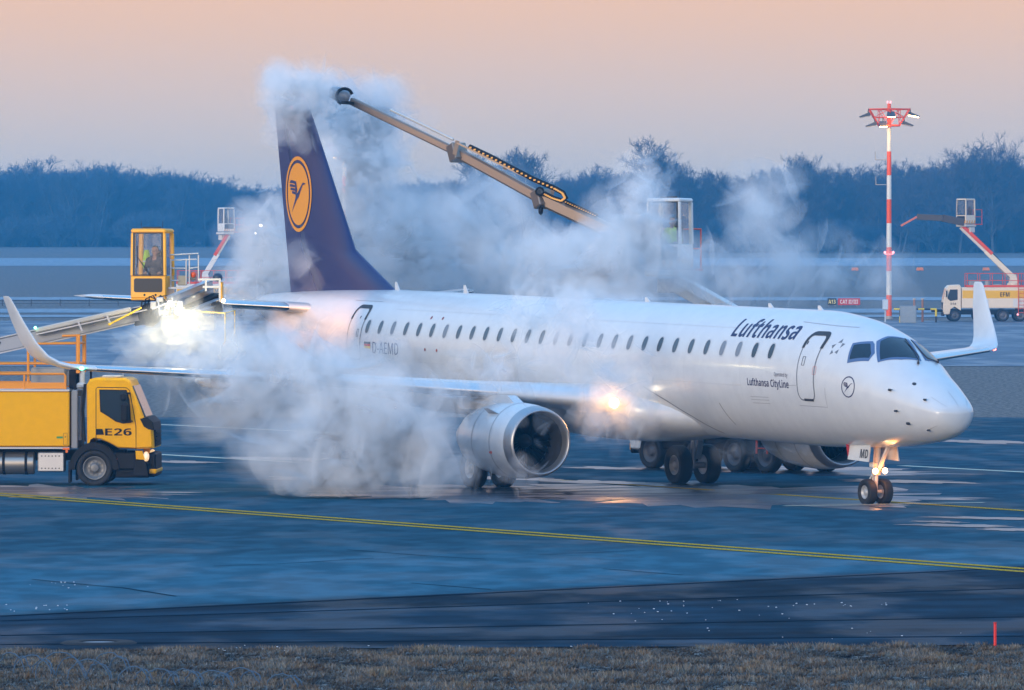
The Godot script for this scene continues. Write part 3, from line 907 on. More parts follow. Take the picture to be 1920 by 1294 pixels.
# ---------- people ----------
func figure(bones: Array, cell: float, colour: Callable) -> G:
	# one skin over tapered capsules [a, b, ra, rb], meshed as surface nets
	var lo := Vector3(1e9, 1e9, 1e9)
	var hi := -lo
	for b in bones:
		var r: float = maxf(b[2], b[3]) + cell * 3
		lo = lo.min(b[0] - Vector3.ONE * r).min(b[1] - Vector3.ONE * r)
		hi = hi.max(b[0] + Vector3.ONE * r).max(b[1] + Vector3.ONE * r)
	var nx := int((hi.x - lo.x) / cell) + 2
	var ny := int((hi.y - lo.y) / cell) + 2
	var nz := int((hi.z - lo.z) / cell) + 2
	var f := PackedFloat32Array()
	f.resize(nx * ny * nz)
	f.fill(1.0)
	for b in bones:
		var r: float = maxf(b[2], b[3]) + cell * 2.5
		var l: Vector3 = ((b[0].min(b[1]) - Vector3.ONE * r - lo) / cell).floor().max(Vector3.ZERO)
		var h: Vector3 = ((b[0].max(b[1]) + Vector3.ONE * r - lo) / cell).ceil()
		var d: Vector3 = b[1] - b[0]
		var dd := maxf(d.length_squared(), 1e-9)
		for x in range(int(l.x), mini(int(h.x) + 1, nx)):
			for y in range(int(l.y), mini(int(h.y) + 1, ny)):
				for z in range(int(l.z), mini(int(h.z) + 1, nz)):
					var p := lo + Vector3(x, y, z) * cell
					var t := clampf((p - b[0]).dot(d) / dd, 0.0, 1.0)
					var q := p.distance_to(b[0] + d * t) - lerpf(b[2], b[3], t)
					var i := (x * ny + y) * nz + z
					var k: float = minf(0.03, minf(b[2], b[3]) * 0.6)
					var w := clampf(0.5 + 0.5 * (f[i] - q) / k, 0.0, 1.0)
					f[i] = lerpf(f[i], q, w) - k * w * (1.0 - w)
	var at_cell := {}
	var step := [ny * nz, nz, 1]
	var g := G.new()
	g.paint = true
	var where := func(x: int, y: int, z: int) -> Array:
		var i := (x * ny + y) * nz + z
		if at_cell.has(i): return at_cell[i]
		var s := Vector3.ZERO
		var m := 0
		for e in 12:
			var ax := e / 4
			var o := [0, 0, 0]
			o[(ax + 1) % 3] = e & 1
			o[(ax + 2) % 3] = (e >> 1) & 1
			var i0: int = i + o[0] * step[0] + o[1] * step[1] + o[2]
			var v0 := f[i0]
			var v1 := f[i0 + step[ax]]
			if (v0 < 0.0) != (v1 < 0.0):
				var p := Vector3(x + o[0], y + o[1], z + o[2])
				p[ax] += v0 / (v0 - v1)
				s += p
				m += 1
		var n := Vector3(f[i + step[0]] - f[i], f[i + step[1]] - f[i], f[i + 1] - f[i]).normalized()
		at_cell[i] = [lo + s / maxi(m, 1) * cell, n]
		return at_cell[i]
	for x in range(1, nx - 1):
		for y in range(1, ny - 1):
			for z in range(1, nz - 1):
				var i := (x * ny + y) * nz + z
				for ax in 3:
					if (f[i] < 0.0) != (f[i + step[ax]] < 0.0):
						var u := [0, 0, 0]; u[(ax + 1) % 3] = 1
						var w := [0, 0, 0]; w[(ax + 2) % 3] = 1
						var c := [where.call(x, y, z), where.call(x - u[0], y - u[1], z - u[2]), where.call(x - u[0] - w[0], y - u[1] - w[1], z - u[2] - w[2]), where.call(x - w[0], y - w[1], z - w[2])]
						g.col = colour.call(c[0][0])
						g.t(c[0][0], c[1][0], c[2][0], c[0][1], c[1][1], c[2][1])
						g.t(c[0][0], c[2][0], c[3][0], c[0][1], c[2][1], c[3][1])
	return g

func seated_person(label: String, xf: Transform3D, jacket: Color, hair: bool, vest: bool):
	# sits at the origin looking along +z; hands hold two levers in front
	var o := thing("person", label, "person", xf)
	var b := [[Vector3(0, 0.05, 0), Vector3(0, 0.24, 0.01), 0.15, 0.135], [Vector3(0, 0.24, 0.01), Vector3(0, 0.44, 0.0), 0.135, 0.15], [Vector3(-0.08, 0.40, 0.0), Vector3(0.08, 0.40, 0.0), 0.14, 0.14],
		[Vector3(-0.16, 0.50, 0), Vector3(0.16, 0.50, 0), 0.075, 0.075], [Vector3(0, 0.50, 0.0), Vector3(0, 0.63, 0.02), 0.058, 0.052],
		[Vector3(0, 0.69, 0.03), Vector3(0, 0.77, 0.01), 0.074, 0.092], [Vector3(0, 0.66, 0.06), Vector3(0, 0.70, 0.06), 0.042, 0.05], [Vector3(0, 0.735, 0.09), Vector3(0, 0.705, 0.115), 0.010, 0.016],
		[Vector3(-0.088, 0.73, 0.0), Vector3(-0.092, 0.70, 0.0), 0.018, 0.014], [Vector3(0.088, 0.73, 0.0), Vector3(0.092, 0.70, 0.0), 0.018, 0.014]]
	for s in [-1.0, 1.0]:
		b.append([Vector3(0.19 * s, 0.49, 0), Vector3(0.255 * s, 0.22, 0.06), 0.062, 0.052])
		b.append([Vector3(0.255 * s, 0.22, 0.06), Vector3(0.19 * s, 0.15, 0.29), 0.052, 0.036])
		var h := Vector3(0.185 * s, 0.145, 0.31)
		b.append([h, h + Vector3(-0.005 * s, 0.0, 0.07), 0.032, 0.036])
		for k in 4:
			var r := h + Vector3((k - 1.5) * 0.02, 0.01, 0.095)
			var l: float = [0.028, 0.034, 0.031, 0.024][k]
			b.append([r, r + Vector3(0, 0.004, l), 0.0095, 0.009])
			b.append([r + Vector3(0, 0.004, l), r + Vector3(0, -0.028, l + 0.012), 0.009, 0.008])
		b.append([h + Vector3(-0.034 * s, 0.0, 0.03), h + Vector3(-0.052 * s, -0.012, 0.075), 0.012, 0.009])
		b.append([Vector3(0.10 * s, 0.03, 0.0), Vector3(0.14 * s, 0.02, 0.42), 0.085, 0.062])
		b.append([Vector3(0.14 * s, 0.02, 0.42), Vector3(0.14 * s, -0.38, 0.44), 0.060, 0.042])
		b.append([Vector3(0.14 * s, -0.41, 0.42), Vector3(0.15 * s, -0.43, 0.60), 0.045, 0.036])
	var skin := Color(0.40, 0.22, 0.16)
	var tint := func(p: Vector3) -> Color:
		if p.y > 0.60 or (p.y > 0.50 and p.z > 0.055 and absf(p.x) < 0.05): return skin
		if p.z > 0.31 and p.y > 0.09 and p.y < 0.2: return skin
		if p.y < -0.37: return Color(0.02, 0.02, 0.02)
		if p.y < 0.06: return Color(0.02, 0.025, 0.045)
		return jacket
	var m := mat("person_skin_and_clothes", Color(1, 1, 1), 0.85)
	m.vertex_color_use_as_albedo = true
	obj("body", figure(b, 0.013, tint), m, o)
	var g := G.new()
	g.ell(Vector3(0, 0.785, -0.012), Vector3(0.097, 0.092, 0.10), Basis(Vector3.RIGHT, -0.35), 14, 10)
	obj("hair", g, mat("dark_hair", Color(0.02, 0.014, 0.01), 0.7), o)
	g = G.new()
	for s in [-1.0, 1.0]:
		g.ell(Vector3(0.033 * s, 0.735, 0.098), Vector3(0.013, 0.008, 0.008))
		var fr := []
		for k in 13: fr.append(Vector3(0.034 * s + cos(TAU * k / 12) * 0.024, 0.733 + sin(TAU * k / 12) * 0.017, 0.112))
		g.tube(fr, 0.003, 4)
		g.tube([Vector3(0.058 * s, 0.736, 0.110), Vector3(0.092 * s, 0.735, 0.0)], 0.003, 4)
	g.tube([Vector3(-0.02, 0.66, 0.107), Vector3(0.0, 0.657, 0.112), Vector3(0.02, 0.66, 0.107)], 0.004, 4)
	obj("glasses", g, mat("glasses_dark", Color(0.02, 0.02, 0.02), 0.3), o)
	if vest:
		g = G.new()
		g.lathe(Vector3(0, 0.06, 0.005), Vector3.UP, [Vector2(0, 0.185), Vector2(0.2, 0.175), Vector2(0.36, 0.185), Vector2(0.45, 0.15), Vector2(0.49, 0.10)], 20)
		obj("safety_vest", g, mat("hi_vis", Color(0.45, 0.75, 0.03), 0.7), o)

# ---------- shared truck pieces ----------
func strut_line(g: G, pts: Array, w := 0.05):
	for i in pts.size() - 1: g.cyl(pts[i], pts[i + 1], w / 2.0, -1, 6)

func op_cab(par: Node3D, m: Transform3D, w: float, h: float, d: float, paint: Material, stripes: bool):
	# an operator's cabin: origin at the middle of its floor, front towards +z
	var black := mat("cab_black", Color(0.015, 0.015, 0.017), 0.5)
	var gl := glass("cab_glass", Color(0.10, 0.14, 0.18), 0.18)
	var g := G.new()
	g.xf = m
	var lw := h * 0.34
	var hw := w / 2; var hd := d / 2
	var tw := hw * 0.93
	g.box(Vector3(0, 0.03, 0), Vector3(w, 0.06, d), 0.02)
	for z in [hd - 0.03, -hd + 0.03]: g.box(Vector3(0, lw / 2 + 0.03, z), Vector3(w, lw - 0.06, 0.06), 0.02)
	for x in [hw - 0.025, -hw + 0.025]: g.box(Vector3(x, lw / 2 + 0.03, 0), Vector3(0.05, lw - 0.06, d - 0.125), 0.015)
	g.box(Vector3(0, h - 0.06, 0), Vector3(tw * 2 + 0.06, 0.12, d), 0.04)
	for sx in [-1.0, 1.0]:
		for sz in [-1.0, 1.0]:
			g.bar(Vector3((hw - 0.045) * sx, lw, (hd - 0.045) * sz), Vector3((tw - 0.03) * sx, h - 0.11, (hd - 0.05) * sz), 0.11, 0.11, Vector3.FORWARD, 0.02)
	var c := obj("operator_cabin", g, paint, par)
	for k in 4:
		g = G.new(); g.xf = m
		var y0 := lw + 0.03; var y1 := h - 0.13
		if k < 2:
			var z: float = (hd - 0.005) * (1.0 if k == 0 else -1.0)
			g.q(Vector3(-hw + 0.10, y0, z), Vector3(hw - 0.10, y0, z), Vector3(tw - 0.08, y1, z - 0.004), Vector3(-tw + 0.08, y1, z - 0.004), Vector3(0, 0, z))
		else:
			var x: float = (hw - 0.02) * (1.0 if k == 2 else -1.0)
			g.q(Vector3(x, y0, -hd + 0.1), Vector3(x, y0, hd - 0.1), Vector3(x * tw / hw, y1, hd - 0.1), Vector3(x * tw / hw, y1, -hd + 0.1), Vector3(x, 0, 0))
		obj("window_pane", g, gl, c)
	g = G.new(); g.xf = m
	var gy0 := lw * 0.33; var gy1 := lw * 0.9
	g.prism(rrect(-hw + 0.09, gy0, hw - 0.09, gy1, 0.05, 0.05), Vector3(0, 0, hd - 0.002), Vector3.RIGHT, Vector3.UP, Vector3(0, 0, 0.012))
	for k in 4: g.box(Vector3(0, lerpf(gy0, gy1, (k + 0.7) / 4.4), hd + 0.016), Vector3(w - 0.24, 0.012, 0.012))
	obj("grille", g, black, c)
	g = G.new(); g.xf = m
	var seal := PackedVector2Array([Vector2(-hw + 0.08, lw + 0.02), Vector2(hw - 0.08, lw + 0.02), Vector2(tw - 0.06, h - 0.12), Vector2(-tw + 0.06, h - 0.12)])
	flat_text(g, ring_tris(seal, 0.06), Vector3(0, 0, hd + 0.012), Vector3.RIGHT, Vector3.UP)
	obj("window_seal", g, black, c)
	g = G.new(); g.xf = m
	g.cyl(Vector3(hw * 0.15, lw + 0.0, hd + 0.03), Vector3(-hw * 0.62, lw + h * 0.27, hd + 0.03), 0.016, 0.012, 5)
	g.cyl(Vector3(-hw * 0.62, lw + h * 0.12, hd + 0.035), Vector3(-hw * 0.60, lw + h * 0.42, hd + 0.02), 0.014, -1, 5)
	obj("wiper", g, black, c)
	g = G.new(); g.xf = m
	g.box(Vector3(0.05, 0.42, -hd * 0.25), Vector3(0.46, 0.1, 0.42), 0.03)
	g.box(Vector3(0.05, 0.80, -hd * 0.25 - 0.24), Vector3(0.44, 0.72, 0.1), 0.04)
	g.box(Vector3(0.05, 1.22, -hd * 0.25 - 0.24), Vector3(0.26, 0.18, 0.08), 0.03)
	for s in [-1.0, 1.0]: g.box(Vector3(0.05 + 0.27 * s, 0.5, 0.0), Vector3(0.09, 0.3, 0.3), 0.02)
	obj("seat", g, black, c)
	g = G.new(); g.xf = m
	for s in [-0.7, 0.62]: g.cyl(Vector3(tw * s, h - 0.01, 0), Vector3(tw * s, h + 0.2, 0), 0.008, 0.005, 5)
	g.box(Vector3(0, h + 0.03, 0.1), Vector3(0.5, 0.04, 0.06), 0.01)
	obj("roof_antennas", g, black, c)
	if stripes:
		var am := mat("stripe_amber", Color(0.75, 0.30, 0.01), 0.5)
		for k in 5:
			g = G.new(); g.xf = m
			var x := -hw + (k + 0.2) * w / 5.0
			g.prism(PackedVector2Array([Vector2(x, 0.02), Vector2(x + w * 0.09, 0.02), Vector2(x + w * 0.17, 0.26), Vector2(x + w * 0.08, 0.26)]), Vector3(0, 0, hd + 0.002), Vector3.RIGHT, Vector3.UP, Vector3(0, 0, 0.006))
			obj("warning_stripe", g, am, c)
			if k < 4:
				g = G.new(); g.xf = m
				g.prism(PackedVector2Array([Vector2(-hd + (k + 0.2) * d / 4, 0.02), Vector2(-hd + (k + 0.6) * d / 4, 0.02), Vector2(-hd + (k + 0.9) * d / 4, 0.26), Vector2(-hd + (k + 0.5) * d / 4, 0.26)]), Vector3(hw + 0.002, 0, 0), Vector3(0, 0, -1), Vector3.UP, Vector3(0.006, 0, 0))
				obj("warning_stripe", g, am, c)

func tele_boom(par: Node3D, a: Vector3, b: Vector3, w: float, paints: Array, cover: Material):
	# box beam in two drawn-out sections with a cover strip and a hose along the top
	var m := a.lerp(b, 0.52)
	var g := G.new()
	g.bar(a, m, w, w * 1.1, Vector3.UP, 0.02)
	obj("boom", g, paints[0], par)
	g = G.new()
	g.bar(m.lerp(a, 0.04), b, w * 0.74, w * 0.84, Vector3.UP, 0.02)
	obj("inner_boom", g, paints[1], par)
	g = G.new()
	var up := Vector3(0, w * 0.66, 0)
	g.bar(a.lerp(b, 0.40) + up * 1.05, a.lerp(b, 0.97) + up * 1.05, w * 1.1, w * 0.75, Vector3.UP, 0.02)
	obj("boom_cover", g, cover, par)
	g = G.new()
	g.tube([a.lerp(b, 0.1) + up * 1.1, a.lerp(b, 0.35) + up * 1.4, a.lerp(b, 0.45) + up * 1.5, a.lerp(b, 0.93) + up * 1.5, b + up * 1.2], w * 0.12, 6)
	obj("hose", g, mat("hose_black", Color(0.015, 0.015, 0.016), 0.6), par)

func deicer(called: String, label: String, xf: Transform3D, sg: Dictionary) -> Node3D:
	# +x is the way the truck drives; sg: paint, stripe, rails, letters, boom root and tip, cabin turn, arm points (all local)
	var o := thing(called, label, "de-icing truck", xf)
	var white := mat("truck_white_lamplit", Color(0.74, 0.61, 0.46), 0.4) if sg.has("lamps") else mat("truck_white", Color(0.70, 0.69, 0.66), 0.35)  # with lamps: warm glow of the mast lamps tinted into the white paint
	var black := mat("truck_black", Color(0.014, 0.014, 0.016), 0.55)
	var red := mat("rail_red", Color(0.70, 0.065, 0.02), 0.5)
	var yel := mat("stripe_yellow", Color(0.78, 0.42, 0.01), 0.4)
	var rubber := mat("rubber", Color(0.012, 0.012, 0.013), 0.75)
	var rimm := mat("truck_rim", Color(0.10, 0.10, 0.105), 0.5, 0.3)
	var dgl := mat("truck_glass", Color(0.02, 0.03, 0.04), 0.06)
	var g := G.new()
	for z in [0.45, -0.45]: g.box(Vector3(-2.6, 0.85, z), Vector3(8.6, 0.22, 0.1))
	g.box(Vector3(-3.0, 0.75, 0), Vector3(6.0, 0.35, 2.1), 0.03)
	for x in [0.0, -1.95, -3.75, -5.1]: g.cyl(Vector3(x, 0.5, -1.0), Vector3(x, 0.5, 1.0), 0.09)
	obj("chassis", g, black, o)
	for x in [0.0, -1.95, -3.75, -5.1]:
		for s in [-1.0, 1.0]: wheel("wheel", o, Vector3(x, 0.5, 1.02 * s), Vector3(0, 0, s), 0.5, 0.32, 0.30, rubber, rimm)
	# driver's cab
	var sq := Transform3D(Basis(Vector3(0.66, 0, 0), Vector3.UP, Vector3.BACK), Vector3.ZERO)
	var prof := PackedVector2Array([Vector2(-0.75, 0.85), Vector2(-0.75, 2.72), Vector2(-0.55, 2.88), Vector2(0.65, 2.84), Vector2(0.95, 2.62), Vector2(1.28, 1.72), Vector2(1.34, 1.1), Vector2(1.30, 0.55), Vector2(0.62, 0.55), Vector2(0.50, 0.95), Vector2(0.0, 1.15), Vector2(-0.5, 0.95)])
	g = G.new(); g.xf = sq
	g.prism(prof, Vector3(0, 0, -1.18), Vector3.RIGHT, Vector3.UP, Vector3(0, 0, 2.36), 0.06)
	var cab := obj("driver_cab", g, white, o)
	for s in [-1.0, 1.0]:
		g = G.new(); g.xf = sq
		g.prism(PackedVector2Array([Vector2(-0.35, 1.7), Vector2(-0.35, 2.5), Vector2(0.55, 2.5), Vector2(0.86, 1.8), Vector2(0.5, 1.6)]), Vector3(0, 0, 1.181 * s), Vector3.RIGHT, Vector3.UP, Vector3(0, 0, 0.012 * s))
		obj("side_window", g, dgl, cab)
		g = G.new(); g.xf = sq
		g.prism(PackedVector2Array([Vector2(-0.45, 0.92), Vector2(0.45, 1.0), Vector2(1.22, 1.72), Vector2(1.30, 1.1), Vector2(1.28, 0.75), Vector2(0.66, 0.75), Vector2(0.5, 1.0), Vector2(0.0, 1.2)]), Vector3(0, 0, 1.181 * s), Vector3.RIGHT, Vector3.UP, Vector3(0, 0, 0.006 * s))
		obj("door_panel", g, yel, cab)
		g = G.new(); g.xf = sq
		g.box(Vector3(0.98, 2.15, 1.33 * s), Vector3(0.12, 0.5, 0.2), 0.03)
		g.cyl(Vector3(0.9, 2.45, 1.15 * s), Vector3(0.98, 2.4, 1.33 * s), 0.02)
		obj("mirror", g, black, cab)
		g = G.new(); g.xf = sq
		g.ell(Vector3(1.31, 0.85, 0.85 * s), Vector3(0.05, 0.09, 0.18))
		obj("headlight", g, mat("headlight_glass", Color(0.7, 0.7, 0.7), 0.15), cab)
	g = G.new(); g.xf = sq
	g.prism(PackedVector2Array([Vector2(0.70, 2.62), Vector2(0.98, 2.56), Vector2(1.30, 1.74), Vector2(1.24, 1.72)]), Vector3(0, 0, -1.02), Vector3.RIGHT, Vector3.UP, Vector3(0, 0, 2.04))
	obj("windscreen", g, dgl, cab)
	g = G.new(); g.xf = sq
	g.box(Vector3(1.33, 1.25, 0), Vector3(0.06, 0.5, 1.3), 0.02)
	g.box(Vector3(1.28, 0.58, 0), Vector3(0.16, 0.3, 2.3), 0.04)
	obj("bumper", g, black, cab)
	# tank body
	g = G.new()
	g.box(Vector3(-3.75, 1.86, 0), Vector3(6.4, 1.62, 2.4), 0.04)
	var bd := obj("tank_body", g, white, o)
	for s in [-1.0, 1.0]:
		g = G.new()
		g.box(Vector3(-3.75, 2.12, 1.203 * s), Vector3(6.3, 0.60, 0.008))
		obj("stripe", g, yel, bd)
		g = G.new()
		var ux: Vector3 = Vector3(1, 0, 0) * s
		flat_text(g, text_tris("EFM", true, 0.72, 0.34), Vector3(-3.9 - 0.36 * s, 1.94, 1.211 * s), ux, Vector3.UP)
		obj("lettering", g, black, bd)
		g = G.new()
		flat_text(g, text_tris(sg.number, true, 0.42, 0.17), Vector3(0.1 - 0.21 * s, 1.3, 1.19 * s), ux, Vector3.UP)
		obj("lettering", g, black, cab)
		for x in [-6.2, -5.0, -2.2]:
			g = G.new()
			g.box(Vector3(x, 1.45, 1.204 * s), Vector3(0.9, 0.62, 0.006))
			obj("locker_door", g, mat("truck_white_panel", Color(0.62, 0.61, 0.58), 0.4), bd)
	g = G.new()
	for s in [-1.0, 1.0]:
		for x in range(7): g.cyl(Vector3(-0.98 - x * 0.98, 2.66, 1.15 * s), Vector3(-0.98 - x * 0.98, 3.75, 1.15 * s), 0.028, -1, 6)
		for y in [3.2, 3.75]: g.cyl(Vector3(-0.98, y, 1.15 * s), Vector3(-6.86, y, 1.15 * s), 0.028, -1, 6)
		g.box(Vector3(-3.95, 2.76, 1.2 * s), Vector3(6.0, 0.16, 0.03))
	for y in [3.2, 3.75]:
		for x in [-0.98, -6.86]: g.cyl(Vector3(x, y, -1.15), Vector3(x, y, 1.15), 0.028, -1, 6)
	obj("guard_rail", g, red, o)
	for s in [-1.0, 1.0]:
		g = G.new()
		for x in [-4.95, -5.4]: g.cyl(Vector3(x, 0.55, 1.32 * s), Vector3(x, 3.75, 1.26 * s), 0.03, -1, 6)
		for k in 9: g.cyl(Vector3(-4.95, 0.7 + k * 0.3, 1.31 * s), Vector3(-5.4, 0.7 + k * 0.3, 1.31 * s), 0.018, -1, 5)
		obj("ladder", g, red, o)
		if not sg.has("lamps"): continue
		g = G.new()
		g.ell(Vector3(-4.9, 0.55, 1.34 * s), Vector3(0.09, 0.09, 0.05))
		obj("marker_light", g, glow("marker_red", Color(1.0, 0.05, 0.02), 0.7), o)
	g = G.new()
	g.box(Vector3(-1.7, 2.95, 0.2), Vector3(0.9, 0.55, 1.2), 0.05)
	g.cyl(Vector3(-2.6, 2.67, -0.5), Vector3(-2.6, 3.2, -0.5), 0.22, -1, 14)
	g.box(Vector3(-3.4, 2.8, 0.3), Vector3(0.7, 0.25, 0.6), 0.03)
	obj("roof_equipment", g, mat("equipment_grey", Color(0.30, 0.30, 0.29), 0.5), o)
	# turret, boom, cabin, spraying arm
	var a: Vector3 = sg.root
	g = G.new()
	g.cyl(Vector3(a.x, 2.66, a.z), Vector3(a.x, 3.0, a.z), 0.55, 0.45, 20)
	g.hexa([Vector3(a.x - 0.35, 2.98, a.z - 0.3), Vector3(a.x + 0.35, 2.98, a.z - 0.3), Vector3(a.x + 0.35, 2.98, a.z + 0.3), Vector3(a.x - 0.35, 2.98, a.z + 0.3), a + Vector3(-0.2, 0.22, -0.25), a + Vector3(0.2, 0.22, -0.25), a + Vector3(0.2, 0.22, 0.25), a + Vector3(-0.2, 0.22, 0.25)])
	obj("turret", g, white, o)
	tele_boom(o, a, sg.tip, 0.36, [white, mat("boom_cream", Color(0.62, 0.57, 0.50), 0.4)], white if sg.has("pale") else red)
	g = G.new()
	g.cyl(a.lerp(sg.tip, 0.02) - Vector3(0, 0.5, 0), a.lerp(sg.tip, 0.3) - Vector3(0, 0.3, 0), 0.07, 0.06, 10)
	obj("lift_ram", g, mat("ram_chrome", Color(0.5, 0.5, 0.5), 0.25, 0.9), o)
	var m := Transform3D(Basis(Vector3.UP, sg.turn), sg.cab)
	g = G.new()
	g.xf = m
	g.box(Vector3(-0.05, -0.14, -0.1), Vector3(1.0, 0.18, 1.3), 0.03)
	g.box(Vector3(0.0, -0.48, -0.35), Vector3(0.8, 0.42, 0.6), 0.04)
	obj("cabin_floor", g, mat("boom_cream", Color(0.62, 0.57, 0.50), 0.4), o)
	op_cab(o, m, 1.0, 1.95, 1.15, white, true)
	g = G.new()
	g.xf = m * Transform3D(Basis(Vector3.UP, sg.get("plat", 0.0)), Vector3.ZERO)
	var bk := -0.6
	for x in [-0.45, 0.45]:
		for z in [bk, bk - 0.8]: g.cyl(Vector3(x, 0, z), Vector3(x, 1.1, z), 0.025, -1, 6)
	for y in [0.55, 1.1]:
		strut_line(g, [Vector3(-0.45, y, bk), Vector3(-0.45, y, bk - 0.8), Vector3(0.45, y, bk - 0.8), Vector3(0.45, y, bk)])
	g.box(Vector3(0, -0.04, bk - 0.4), Vector3(1.0, 0.06, 0.85))
	obj("platform_rail", g, red, o)
	if sg.has("arm"):
		var p: Array = sg.arm
		var dk := mat("arm_steel", Color(0.30, 0.27, 0.24), 0.4, 0.5)
		for i in p.size() - 1:
			g = G.new()
			var w: float = sg.arm_w[i]
			g.bar(p[i], p[i + 1], w, w * 1.1, Vector3.UP, 0.015)
			obj("spray_arm", g, [mat("arm_tan", Color(0.26, 0.19, 0.145), 0.35, 0.5), dk, mat("arm_tan", Color(0.26, 0.19, 0.145), 0.35, 0.5)][i % 3] if not sg.has("arm_m") else sg.arm_m[i], o)
	return o

# ---------- the yellow de-icing truck at the left, with its boom head in front of the tail ----------
func build_e26():
	var hx := (RT - FH * 0.02).normalized()
	var hz := hx.cross(Vector3.UP).normalized()
	var bs := Basis(hx, Vector3.UP, hz)
	var o3 := flat(178, 912) - hz * 1.05
	var xf := Transform3D(bs, o3)
	var o := thing("deicing_truck", "bright yellow de-icing truck marked E26 with raised boom and cabin at the left", "de-icing truck", xf)
	var inv := xf.affine_inverse()
	var k := FOCAL / dep(flat(178, 912))
	var X := func(px: float) -> float: return (px - 178.0) / k
	var Y := func(py: float) -> float: return (912.0 - py) / k
	var V := func(px: float, py: float) -> Vector2: return Vector2((px - 178.0) / k, (912.0 - py) / k)
	var yel: StandardMaterial3D = grime(mat("truck_yellow", Color(0.84, 0.41, 0.001), 0.42), noise_tex(31, 0.03, 4, 256, Color(0.985, 0.985, 0.985), Color(1, 1, 1), 0.3, 0.7), 0.4)
	yel.metallic_specular = 0.22
	var orange := mat("rail_orange", Color(0.75, 0.26, 0.01), 0.45)
	var cabo := mat("cabin_orange_yellow", Color(0.88, 0.40, 0.004), 0.35)
	var black := mat("truck_black", Color(0.014, 0.014, 0.016), 0.55)
	var rubber := mat("rubber", Color(0.012, 0.012, 0.013), 0.75)
	var rimm := mat("truck_rim_bright", Color(0.16, 0.165, 0.17), 0.45, 0.4)
	var alu := mat("aluminium", Color(0.48, 0.49, 0.51), 0.35, 0.8)
	var steel := mat("brushed_steel", Color(0.40, 0.37, 0.33), 0.35, 0.85)
	var grey := mat("hose_grey", Color(0.22, 0.23, 0.25), 0.5)
	var boomg := mat("boom_grey", Color(0.30, 0.32, 0.36), 0.42, 0.2)
	var beige := mat("cover_beige", Color(0.46, 0.43, 0.38), 0.55)
	var dgl := mat("truck_glass", Color(0.02, 0.03, 0.04), 0.06)
	var g := G.new()
	for z in [0.45, -0.45]: g.box(Vector3(-3.6, 0.78, z), Vector3(8.6, 0.26, 0.1))
	g.box(Vector3(0.95, 0.42, 0), Vector3(0.9, 0.4, 2.0), 0.03)
	for x in [0.0, -5.0, -6.35]: g.cyl(Vector3(x, 0.47, -0.95), Vector3(x, 0.47, 0.95), 0.09)
	obj("chassis", g, black, o)
	for x in [0.0, -5.0, -6.35]:
		for s in [-1.0, 1.0]: wheel("wheel", o, Vector3(x, 0.475, 1.05 * s), Vector3(0, 0, s), 0.475, 0.31, 0.29, rubber, rimm, 10)
	# cab
	g = G.new()
	var prof := PackedVector2Array([V.call(164, 838), V.call(163, 722), V.call(169, 711), V.call(180, 708), V.call(236, 709), V.call(244, 713), V.call(271, 783), V.call(287, 803), V.call(289, 840), V.call(258, 842), V.call(222, 840), V.call(205, 830), V.call(190, 824), V.call(175, 822), V.call(168, 826)])
	g.prism(prof, Vector3(0, 0, -1.2), Vector3.RIGHT, Vector3.UP, Vector3(0, 0, 2.4), 0.07)
	var cab := obj("driver_cab", g, yel, o)
	for s in [1.0, -1.0]:
		g = G.new()
		flat_text(g, ring_tris(PackedVector2Array([V.call(181, 838), V.call(181, 729), V.call(184, 726), V.call(238, 727), V.call(244, 732), V.call(252, 775), V.call(256, 800), V.call(256, 841), V.call(222, 840), V.call(205, 830)]), 0.018), Vector3(0, 0, 1.204 * s), Vector3.RIGHT, Vector3.UP)
		var dr := obj("door_gap", g, black, cab)
		g = G.new()
		var wp := PackedVector2Array([V.call(188, 731), V.call(238, 732), V.call(243, 750), V.call(246, 792), V.call(232, 793), V.call(218, 789), V.call(205, 780), V.call(190, 771)])
		g.prism(wp, Vector3(0, 0, 1.2 * s), Vector3.RIGHT, Vector3.UP, Vector3(0, 0, 0.008 * s))
		var sw := obj("side_window", g, dgl, cab)
		g = G.new()
		flat_text(g, ring_tris(wp, 0.035), Vector3(0, 0, 1.212 * s), Vector3.RIGHT, Vector3.UP)
		obj("window_seal", g, black, sw)
		g = G.new()
		g.box(Vector3(X.call(234), Y.call(744), 1.42 * s), Vector3(0.17, 0.21, 0.16), 0.05)
		g.box(Vector3(X.call(236.5), Y.call(773), 1.42 * s), Vector3(0.20, 0.50, 0.18), 0.06)
		g.cyl(Vector3(X.call(246), Y.call(737), 1.15 * s), Vector3(X.call(238), Y.call(737), 1.42 * s), 0.025)
		g.cyl(Vector3(X.call(250), Y.call(790), 1.15 * s), Vector3(X.call(240), Y.call(788), 1.42 * s), 0.025)
		obj("mirror", g, black, cab)
		g = G.new()
		g.prism(PackedVector2Array([V.call(181, 804), V.call(193, 804), V.call(196, 815), V.call(181, 815)]), Vector3(0, 0, 1.2 * s), Vector3.RIGHT, Vector3.UP, Vector3(0, 0, 0.02 * s), 0.006)
		obj("door_handle", g, black, cab)
		g = G.new()
		var w := 50.0 / k
		flat_text(g, text_tris("E26", true, w, 13.5 / k), Vector3(X.call(198 if s > 0 else 248), Y.call(816.5), 1.207 * s), Vector3(s, 0, 0), Vector3.UP)
		obj("lettering", g, black, cab)
		# lower front corner with headlight
		g = G.new()
		g.prism(PackedVector2Array([V.call(255, 845), V.call(268, 845), V.call(272, 862), V.call(256, 861)]), Vector3(0, 0, 1.185 * s), Vector3.RIGHT, Vector3.UP, Vector3(0, 0, 0.03 * s), 0.008)
		obj("corner_panel", g, yel, cab)
		g = G.new()
		g.ell(Vector3(X.call(274), Y.call(856), 1.02 * s), Vector3(0.08, 0.13, 0.17))
